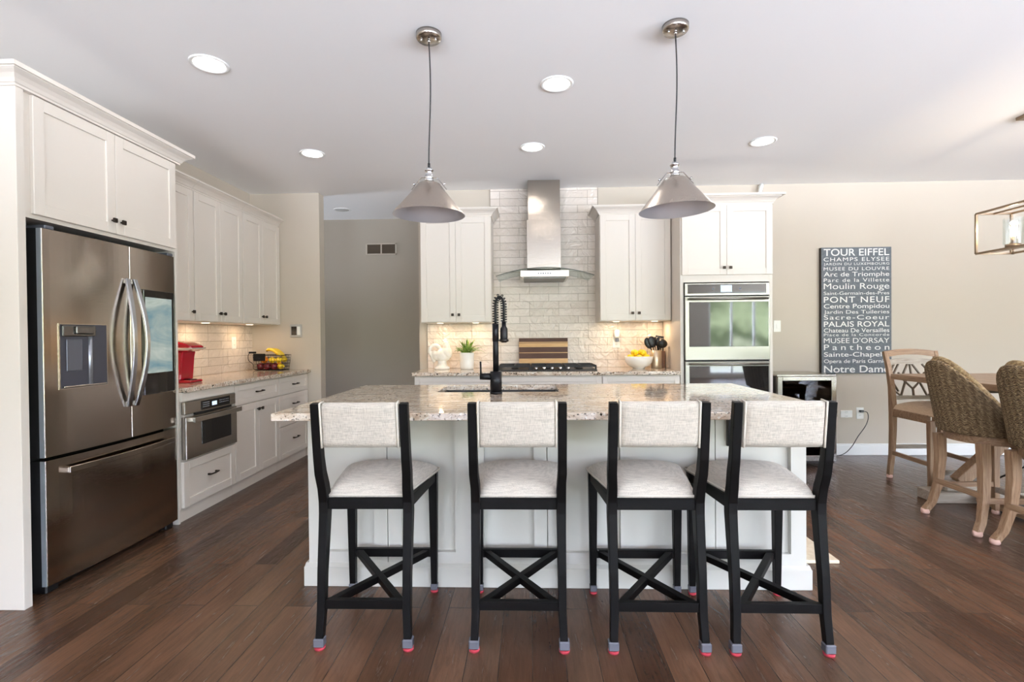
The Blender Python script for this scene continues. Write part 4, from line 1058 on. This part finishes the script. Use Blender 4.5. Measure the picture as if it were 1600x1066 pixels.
# cutting board leaning on the tile
t = thing('cutting_board', 'striped walnut and maple cutting board leaning behind the cooktop', 'cutting board', (.138, 5.232, .915), 0)
t.rotation_euler = (-.035, 0, 0)
z = 0; b = B(); b.mi = 0
H = [(.0, .094, 0), (.094, .150, 1), (.150, .157, 0), (.157, .212, 1), (.212, .252, 0), (.252, .257, 1), (.257, .265, 0), (.265, .303, 1)]
for z0, z1, k in H: b.mi = k; b.box(-.250, .250, -.028, .0, z0, z1)
obj('board', b, [MAPLE, WALNUT], t)
# bowl of lemons
t = thing('bowl', 'white bowl heaped with lemons on the back counter', 'bowl', (1.068, 5.02, .9145), 0)
obj('body', B().lathe([(0, .0), (.056, 0), (.060, .006), (.066, .012), (.104, .030), (.128, .064), (.138, .120), (.133, .121), (.122, .070), (.098, .038), (.05, .020), (0, .017)], seg=48), CERAM, t)
def lemon(): return B().sphere((0, 0, 0), .030, 1.0, 1, 1, 3).sphere((.032, 0, 0), .010, 1, 1, 1, 2).sphere((-.031, 0, 0), .008, 1, 1, 1, 2).sphere((0, 0, 0), .030, 1.18, .93, .93, 3)
lem = None
LP = [(-.078, -.040, .112), (-.012, -.080, .112), (.058, -.058, .112), (.086, .012, .112), (-.078, .036, .112), (-.004, .002, .106), (.050, .074, .112), (-.026, .082, .112), (-.040, -.030, .160), (.034, -.040, .160), (.030, .034, .160), (-.040, .036, .158)]
for i, (x, y, z) in enumerate(LP):
    if lem is None: lem = obj('lemon', lemon(), LEMON); o = lem
    else: o = lem.copy(); COL.objects.link(o)
    tag(o, 'yellow lemon in the white bowl' , 'lemon', (1.068 + x, 5.02 + y, .9145 + z - .004), random.uniform(0, 3), 'lemons in the white bowl'); o.rotation_euler = (random.uniform(-.4, .4), random.uniform(-.4, .4), random.uniform(0, 6))
# utensil crock
cx, cy = 1.245, 5.05
t = thing('utensil_crock', 'tall brushed metal utensil crock beside the lemon bowl', 'crock', (cx, cy, .9145), 0)
obj('body', B().lathe([(0, 0), (.050, 0), (.052, .004), (.052, .176), (.049, .178), (.047, .174), (.047, .01), (0, .01)], seg=40), mat('crock_metal', srgb(214, 196, 170), .3, .8), t)
ut = [('slotted_spoon', -.55, .15, 'oval'), ('ladle', .32, -.42, 'round'), ('spatula', .22, .35, 'slots'), ('spoon', -.28, -.12, 'oval'), ('tongs', -.08, .1, 'narrow'), ('serving_fork', .1, -.15, 'narrow')]
lab = {'slotted_spoon': 'black slotted spoon leaning left in the crock', 'ladle': 'black round ladle leaning right in the crock', 'spatula': 'black slotted turner standing at the back right of the crock', 'spoon': 'black serving spoon standing left of centre in the crock', 'tongs': 'black tongs with a steel band in the middle of the crock', 'serving_fork': 'black serving fork standing in the front of the crock'}
for nm, lx, ly, kd in ut:
    d = Vector((lx * .75, ly * .3, 1)).normalized(); p0 = Vector((-lx * .03, -ly * .03, .03)); p1_ = p0 + d * .19; q = p0 + d * .235
    t = thing(nm, lab[nm], 'utensil', (cx, cy, .9145), 0, 'black utensils in the crock')
    obj('handle', B().tube([p0, p1_], .006, 8), BLACKP if kd != 'narrow' else STEEL, t)
    b = B(); rot = (0, math.atan2(d.x, d.z), 0)
    if kd == 'oval': b.sphere(q, .048, .80, .22, 1.2, 3, rot)
    elif kd == 'round': b.sphere(q + Vector((.012, 0, -.015)), .050, 1, .6, .9, 3, rot)
    elif kd == 'slots':
        M = Matrix.Translation(q) @ Euler(rot).to_matrix().to_4x4()
        for k in range(5): b.box(-.040 + k * .0175, -.030 + k * .0175, -.003, .003, -.03, .045, .001, mtx=M)
        b.box(-.040, .040, -.003, .003, .040, .058, .001, mtx=M); b.box(-.040, .040, -.003, .003, -.045, -.028, .001, mtx=M)
    else: b.sphere(q, .030, .55, .4, 1.5, 3, rot)
    obj('head', b, BLACKP, t)
t = thing('knife_block', 'slim dark wooden knife block behind the utensil crock', 'knife block', (1.312, 5.185, .9145), 0)
obj('block', B().box(-.030, .045, -.05, .055, 0, .165, .003), KNIFEW, t)
b = B()
for x in (-.015, .01, .032): b.box(x - .006, x + .006, -.02, -.004, .165, .205, .003)
obj('knife_handle', b, BLACKP, t)

# coffee maker
t = thing('coffee_maker', 'glossy red single-cup coffee maker next to the refrigerator', 'coffee maker', (-2.625, 3.735, .9145), 0)
b = B(); b.prism([(-.10, .02), (.035, .02), (.050, .20), (.060, .235), (-.10, .235)], 1, -.075, .075, .008); body = obj('body', b, RED, t)
hd = obj('head', B().prism([(-.10, .235), (.095, .235), (.120, .262), (.118, .275), (.06, .300), (-.03, .315), (-.10, .305)], 1, -.082, .082, .012), RED, t)
obj('trim_band', B().prism([(-.102, .246), (.10, .242), (.135, .256), (.13, .262), (.09, .262), (-.102, .264)], 1, -.085, .085, .003), mat('silver_trim', srgb(216, 206, 204), .2, .6), hd)
b = B(); b.prism([(-.105, 0), (.105, 0), (.112, .012), (.10, .022), (-.105, .022)], 1, -.072, .072, .004); obj('drip_tray', b, RED, t)
obj('cup_rest', B().cyl((.065, 0, .022), (.065, 0, .026), .040, seg=24), BLACKP, t)
obj('water_tank', B().box(-.155, -.104, -.065, .065, .02, .25, .006), m_thin('smoky_tank', (.6, .6, .65, 1), .2), t)

# fruit basket
bx, by = -2.655, 5.13
Wx, Wy, Hh = .135, .085, .155  # half sizes
t = thing('wire_basket', 'black wire basket full of fruit on the left counter', 'basket', (bx, by, .9145), 0)
b = B(); r_ = .0016
for z in (.004, .035, .066, .097, .128, Hh):
    f_ = 1 + .12 * z / Hh; P = [(-Wx * f_, -Wy * f_, z), (Wx * f_, -Wy * f_, z), (Wx * f_, Wy * f_, z), (-Wx * f_, Wy * f_, z)]
    for i in range(4): b.tube([P[i], P[(i + 1) % 4]], r_ * (1.8 if z in (.004, Hh) else 1), 5)
for i in range(12):
    x = -Wx + 2 * Wx * i / 11
    for s_ in (-1, 1): b.tube([(x, s_ * Wy, .004), (x * 1.12, s_ * Wy * 1.12, Hh)], r_, 5)
    b.tube([(x, -Wy, .004), (x, Wy, .004)], r_, 5)
for i in range(1, 7):
    y = -Wy + 2 * Wy * i / 7
    for s_ in (-1, 1): b.tube([(s_ * Wx, y, .004), (s_ * Wx * 1.12, y * 1.12, Hh)], r_, 5)
obj('wire_frame', b, BLACKM, t)
obj('chalk_plate', B().box(-.145, -.02, -.100, -.096, .10, .172, .002), BLACKM, t, 'small black plate on the rim')
b = B()
P = [(-Wx, -.02, .01), (-Wx - .05, -.02, .012), (-Wx - .055, -.02, .06), (-Wx - .10, -.02, .10), (-Wx - .105, -.02, .15), (-Wx - .09, -.02, .178)]
b.tube(smooth_path(P, 6), .003, 8); hn = obj('handle', b, BLACKM, t)
obj('grip', B().box(-Wx - .095, -Wx - .025, -.032, -.008, .172, .192, .004, 2), BLACKM, hn)
def fruit(nm, mk_, m_, lb, pos, grp, rot=None, cat=None):
    o = obj(nm, mk_, m_); tag(o, lb, cat or nm, (bx + pos[0], by + pos[1], .9145 + pos[2]), 0, grp)
    if rot: o.rotation_euler = rot
    return o
def apple_b(): return B().lathe([(0, -.026), (.012, -.032), (.024, -.030), (.036, -.010), (.038, .008), (.030, .026), (.014, .032), (.004, .026), (0, .022)], seg=24).cyl((0, 0, .022), (.004, 0, .042), .0015, seg=6)
fruit('apple', apple_b(), APPLE, 'dark red apple at the bottom left front of the basket', (-.100, -.040, .042), 'apples in the wire basket')
fruit('apple', apple_b(), APPLE, 'dark red apple under the orange in the basket', (-.050, -.042, .042), 'apples in the wire basket', (.2, .1, 0)).location.x += .02
fruit('apple', apple_b(), APPLE, 'dark red apple at the bottom centre of the basket', (.045, -.042, .042), 'apples in the wire basket', (.1, .3, 0))
fruit('lemon', lemon(), LEMON, 'yellow lemon at the bottom right of the basket', (.105, -.035, .040), 'lemons in the wire basket')
fruit('orange', B().sphere((0, 0, 0), .038, 1, 1, .95), ORANGE, 'orange resting on the apples at the left of the basket', (-.065, -.035, .108), 'citrus in the wire basket')
fruit('lemon', lemon(), LEMON, 'yellow lemon in the middle of the basket beneath the bananas', (.020, -.040, .105), 'lemons in the wire basket')
fruit('lemon', lemon(), LEMON, 'yellow lemon right of the basket centre', (.088, -.038, .104), 'lemons in the wire basket', (0, 0, 1.2))
fruit('lemon', lemon(), LEMON, 'yellow lemon at the upper right corner of the basket', (.122, .030, .110), 'lemons in the wire basket', (0, .2, 1.2)).location.x -= .012
fruit('apple', apple_b(), APPLE, 'dark red apple at the back of the basket', (-.05, .045, .042), 'apples in the wire basket')
fruit('orange', B().sphere((0, 0, 0), .036, 1, 1, .95), ORANGE, 'orange hidden behind the bananas in the basket', (.05, .045, .042), 'citrus in the wire basket')
t = thing('banana_bunch', 'bunch of yellow bananas on top of the fruit basket', 'bananas', (bx, by, .9145), 0)
for k in range(4):
    P = []; tp = []
    for i in range(13):
        u = i / 12; a = u * 1.35
        P.append((-.050 + .145 * u + .004 * k, -.030 + .024 * k + .01 * u * (k - 1.5), .204 - .052 * u + .030 * math.sin(PI * u) - .006 * k * u)); tp.append(.28 if i == 0 else (.45 if i == 1 else (.3 if i == 12 else (.75 if i == 11 else 1))))
    obj('banana', B().tube(P, .0165, 8, taper=tp), BANANA, t)
obj('stem', B().tube([(-.052, 0, .190), (-.056, 0, .212)], .009, 8), mat('stem_brown', srgb(96, 76, 30), .7), t)

# ------------------------------------------------------------------ dining table
t = thing('dining_table', 'counter-height driftwood trestle table at the right', 'table', (3.53, 0, 0), 0)
TY0, TY1, TXh = 1.95, 4.325, .530
b = B()
for k in range(7):
    x0 = -TXh + k * (2 * TXh) / 7; b.box(x0 + .0008, x0 + 2 * TXh / 7 - .0008, TY0 + .1, TY1 - .1, .858, .902, .002)
b.box(-TXh, TXh, TY0, TY0 + .1, .858, .902, .002); b.box(-TXh, TXh, TY1 - .1, TY1, .858, .902, .002)
obj('tabletop', b, DRIFTY, t)
for cy_ in (3.86, 2.42):
    obj('top_bar', B().box(-.45, .45, cy_ - .045, cy_ + .045, .795, .857, .004), mat('dark_bar', srgb(84, 66, 52), .6), t)
    for s_ in (-1, 1):
        b = B(); b.bar((s_ * -.36, cy_ + s_ * .012, .13), (s_ * .36, cy_ + s_ * .012, .80), .085, .075, .004, upv=(0, 1, 0)); obj('leg', b, DRIFT, t)
    b = B(); b.box(-.60, .50, cy_ - .085, cy_ + .085, .0, .075, .004); b.box(-.50, -.27, cy_ - .06, cy_ + .06, .075, .135, .012); b.box(.27, .46, cy_ - .06, cy_ + .06, .075, .135, .012); obj('foot', b, GREYW, t)
obj('stretcher', B().box(-.31, -.23, 2.42, 3.86, .012, .070, .004).box(.23, .31, 2.42, 3.86, .012, .070, .004), DRIFTY, t)
b = B(); b.cyl((-.27, 3.82, .10), (.12, 3.0, .84), .007, seg=8).cyl((-.27, 2.46, .10), (.12, 3.3, .84), .007, seg=8); obj('brace_rod', b, BLACKM, t)

# woven chairs, facing +x
def make_woven():
    t = thing('woven_dining_chair', '', 'chair')
    def plan(tt, grow=0):
        a = abs(tt); s_ = 1 if tt >= 0 else -1; w_ = .225 + grow
        if a <= .6: th_ = a / .6 * PI / 2; return (.20 * (1 - math.cos(th_)) - grow, s_ * w_ * math.sin(th_))
        return (.20 + (a - .6) / .4 * .25, s_ * w_)
    def rimh(tt):
        a = abs(tt); u = max(0, min(1, (a - .02) / .74)); s_ = math.sin(u * PI / 2) ** 1.75; return 1.070 - .435 * s_
    def shell(u, v):
        tt = -1 + 2 * u; x, y = plan(tt); z = .600 + (rimh(tt) - .600) * v; c = max(0, math.cos(abs(tt) / .6 * PI / 2)) if abs(tt) < .6 else 0
        lean = (z - .60) * .22 * c; k = 1 + .22 * max(0, z - .66)
        return Vector((x - lean, y * k, z))
    b = B(); b.grid(shell, 60, 24, uvs=True)
    o = obj('woven_back', b, WEAVE, t); sm = o.modifiers.new('s', 'SOLIDIFY'); sm.thickness = .034; sm.offset = -1; subsurf(o, 1)
    b = B(); P = [shell(i / 60, 1.0) for i in range(61)]
    cen = Vector((.2, 0, 0))
    P = [p + (Vector((cen.x - p.x, cen.y - p.y, 0)).normalized() * .015) for p in P]
    b.tube(P, .0185, 10); o2 = obj('rolled_rim', b, WEAVE2, t)
    poly = [plan(-1 + 2 * i / 30, -.004) for i in range(31)] + [(.478, .19), (.478, -.19)]
    b = B(); b.prism(poly, 2, .545, .602); obj('seat_frame', b, DRIFTX, t)
    b = B(); poly2 = [plan(-1 + 2 * i / 30, -.045) for i in range(31)] + [(.470, .17), (.470, -.17)]; b.prism(poly2, 2, .602, .650, .008); obj('seat_cushion', b, TANF, t)
    for s_ in (-1, 1):
        P = [(.045, s_ * .165, .56), (.052, s_ * .166, .40), (.044, s_ * .174, .22), (.014, s_ * .190, .08), (-.020, s_ * .204, .022)]
        lg = obj('leg', B().ribbon(P, [.050, .048, .042, .038, .040], [.058, .052, .045, .038, .036], (0, 1, 0)), DRIFT, t, 'curved rear leg')
        obj('foot_cap', B().lathe([(0, 0), (.022, 0), (.026, .010), (.024, .030), (0, .032)], (-.020, s_ * .204, 0), 16), PINKF, lg)
        lg = obj('leg', B().ribbon([(.430, s_ * .190, .56), (.432, s_ * .190, .3), (.438, s_ * .190, .022)], [.044, .038, .032], [.044, .038, .032], (0, 1, 0)), DRIFT, t, 'straight front leg')
        obj('foot_cap', B().lathe([(0, 0), (.020, 0), (.023, .010), (.021, .026), (0, .028)], (.438, s_ * .190, 0), 16), PINKF, lg)
    for s_ in (-1, 1): obj('stretcher', B().bar((.042, s_ * .176, .205), (.43, s_ * .190, .205), .020, .034, .002), DRIFTX, t)
    obj('stretcher', B().bar((.030, -.18, .235), (.030, .18, .235), .022, .036, .002), DRIFTY, t)
    obj('stretcher', B().bar((.43, -.18, .17), (.43, .18, .17), .022, .036, .002), GREYW, t)
    return t
WEAVE2 = m_flat_noise('woven_rim', srgb(120, 96, 66), srgb(178, 152, 112), 70, .8, .8)
wc = make_woven(); wc.location = (2.735, 3.376, 0); wc['label'] = 'woven seagrass barrel-back counter chair nearest the sign wall'; wc['group'] = 'woven chairs along the dining table'
dup(wc, (2.735, 2.852, 0), 0, 'woven seagrass barrel-back counter chair cut off by the right edge of the photo', 'woven chairs along the dining table')

# wooden lattice-back chair at the far end, facing -y (towards the camera)
t = thing('lattice_back_chair', 'driftwood counter chair with fretwork back and tan seat at the table end', 'chair', (3.290, 4.44, 0), 0)
for s_ in (-1, 1):
    P = [(s_ * .205, .020, .022), (s_ * .200, .0, .20), (s_ * .200, -.012, .42), (s_ * .200, -.012, .60), (s_ * .202, .0, .78), (s_ * .206, .030, .94), (s_ * .212, .070, 1.082)]
    lg = obj('leg', B().ribbon(P, [.034, .036, .040, .042, .038, .034, .030], [.036, .040, .046, .050, .042, .036, .030], (1, 0, 0)), DRIFT, t, 'rear leg running up into the back post')
    obj('foot_cap', B().lathe([(0, 0), (.022, 0), (.024, .010), (.022, .026), (0, .028)], (s_ * .205, .020, 0), 16), PINKF, lg)
    lg = obj('leg', B().ribbon([(s_ * .205, -.43, .56), (s_ * .205, -.43, .022)], [.044, .032], [.044, .032], (1, 0, 0)), DRIFT, t)
    obj('foot_cap', B().lathe([(0, 0), (.020, 0), (.022, .010), (.020, .026), (0, .028)], (s_ * .205, -.43, 0), 16), PINKF, lg)
    obj('stretcher', B().bar((s_ * .202, .0, .22), (s_ * .205, -.42, .22), .020, .034, .002), DRIFTY, t)
obj('stretcher', B().bar((-.2, .0, .27), (.2, .0, .27), .020, .034, .002), GREYW, t)
obj('stretcher', B().bar((-.2, -.43, .16), (.2, -.43, .16), .020, .034, .002), GREYW, t)
yb2 = lambda z: {0: 0}.get(0) if False else (-.012 + max(0, (z - .60)) ** 1.5 * .24)
def rail(z0, z1, arch, m_, nm='back_rail'):
    b = B(); n = 12
    def f(u, v, s_):
        x = -.195 + .39 * u; z = z0 + (z1 - z0) * v + arch * (1 - (2 * u - 1) ** 2); return Vector((x, yb2(z) + s_ * .010 + .020 * (1 - (2 * u - 1) ** 2), z))
    b.grid(lambda u, v: f(u, v, -1), n, 2); b.grid(lambda u, v: f(u, v, 1), n, 2)
    b.grid(lambda u, v: f(u, 1, -1 + 2 * v), n, 1); b.grid(lambda u, v: f(u, 0, -1 + 2 * v), n, 1)
    return obj(nm, b, m_, t)
rail(1.035, 1.085, .018, DRIFTX); rail(.965, 1.010, .012, GREYW); rail(.672, .705, .0, GREYW)
b = B()
def fr(x, z): return (x, yb2(z) + .010 + .020 * (1 - (x / .195) ** 2), z)
zz0, zz1 = .700, .970
segs = [((-.185, .85), (-.10, .97)), ((-.14, .97), (-.185, .90)), ((-.11, .90), (-.06, .82)), ((-.06, .82), (-.11, .70)), ((-.185, .76), (-.11, .70)), ((-.13, .74), (-.185, .84)), ((-.085, .86), (-.02, .97)), ((-.06, .82), (.0, .76)), ((.0, .76), (.0, .70)), ((.0, .76), (.06, .82)), ((.0, .97), (.0, .88)), ((.0, .88), (-.06, .82)), ((.0, .88), (.06, .82)),
        ((.185, .85), (.10, .97)), ((.14, .97), (.185, .90)), ((.11, .90), (.06, .82)), ((.06, .82), (.11, .70)), ((.185, .76), (.11, .70)), ((.13, .74), (.185, .84)), ((.085, .86), (.02, .97))]
for p, q in segs: b.bar(fr(*p), fr(*q), .010, .016, upv=(0, 1, 0))
obj('fretwork', b, mat('fretwork_wood', srgb(112, 98, 84), .6), t)
b = B(); b.box(-.185, .185, -.45, -.41, .535, .600, .003); b.box(-.185, .185, -.02, .01, .535, .600, .003)
for s_ in (-1, 1): b.box(s_ * .205 - .014, s_ * .205 + .014, -.41, -.02, .535, .600, .003)
obj('seat_frame', b, DRIFTX, t)
b = B()
def cu(u, v):
    x = (2 * u - 1); y = (2 * v - 1); h = max(0, (1 - abs(x) ** 6) * (1 - abs(y) ** 6)) ** .5
    return Vector((x * .215, -.225 + y * .225, .600 + .052 * h + .030 * (1 - x * x) * (1 - y * y)))
b.grid(cu, 20, 20); b.box(-.21, .21, -.445, -.005, .592, .602); obj('seat_cushion', b, TANF, t)

# chandelier over the table
t = thing('linear_chandelier', 'open rectangular bronze chandelier with candle lights over the table', 'chandelier', (3.53, 0, 0), 0)
cz0, cz1, cy0, cy1, cw = 1.838, 2.140, 2.75, 3.985, .130; r_ = .008
b = B()
for x in (-cw, cw):
    for z in (cz0, cz1): b.bar((x, cy0, z), (x, cy1, z), .014)
    for y in (cy0, cy1): b.bar((x, y, cz0), (x, y, cz1), .014)
for z in (cz0, cz1):
    for y in (cy0, cy1): b.bar((-cw, y, z), (cw, y, z), .014)
BRZ = mat('champagne_bronze', srgb(150, 130, 110), .3, .8)
obj('frame', b, BRZ, t)
obj('cross_bar', B().box(-.022, .022, cy0, cy1, cz0 + .008, cz0 + .022).box(-.006, .006, cy0, cy1, cz1 - .006, cz1 + .006), BRZ, t)
for y in (3.83, 3.60, 3.37, 3.14, 2.91):
    b = B(); b.cyl((0, y, cz0 - .03), (0, y, cz0 + .03), .006); b.cyl((0, y, cz0 + .022), (0, y, cz0 + .045), .045, .045, 24); h_ = obj('candle_holder', b, BRZ, t)
    obj('glass_cylinder', B().cyl((0, y, cz0 + .045), (0, y, cz0 + .235), .055, seg=32, caps=False), THING, h_)
    obj('candle_sleeve', B().cyl((0, y, cz0 + .045), (0, y, cz0 + .10), .011), BRZ, h_)
    obj('bulb', B().lathe([(0, .10), (.010, .10), (.017, .125), (.017, .15), (.008, .180), (0, .195)], (0, y, cz0), 18), BULB, h_)
    d_ = bpy.data.lights.new('candle_lamp', 'POINT'); d_.energy = 1.2; d_.color = (1, .8, .55); d_.shadow_soft_size = .018; lo = bpy.data.objects.new('candle_lamp', d_); lo.location = (3.53, y, cz0 + .215); COL.objects.link(lo)
b = B()
for y in (3.1, 3.65): b.cyl((0, y, cz1), (0, y, CEIL - .02), .006)
obj('hanging_rod', b, BRZ, t)
obj('ceiling_plate', B().box(-.06, .06, 3.0, 3.75, CEIL - .022, CEIL - .0005, .003), BRZ, t)
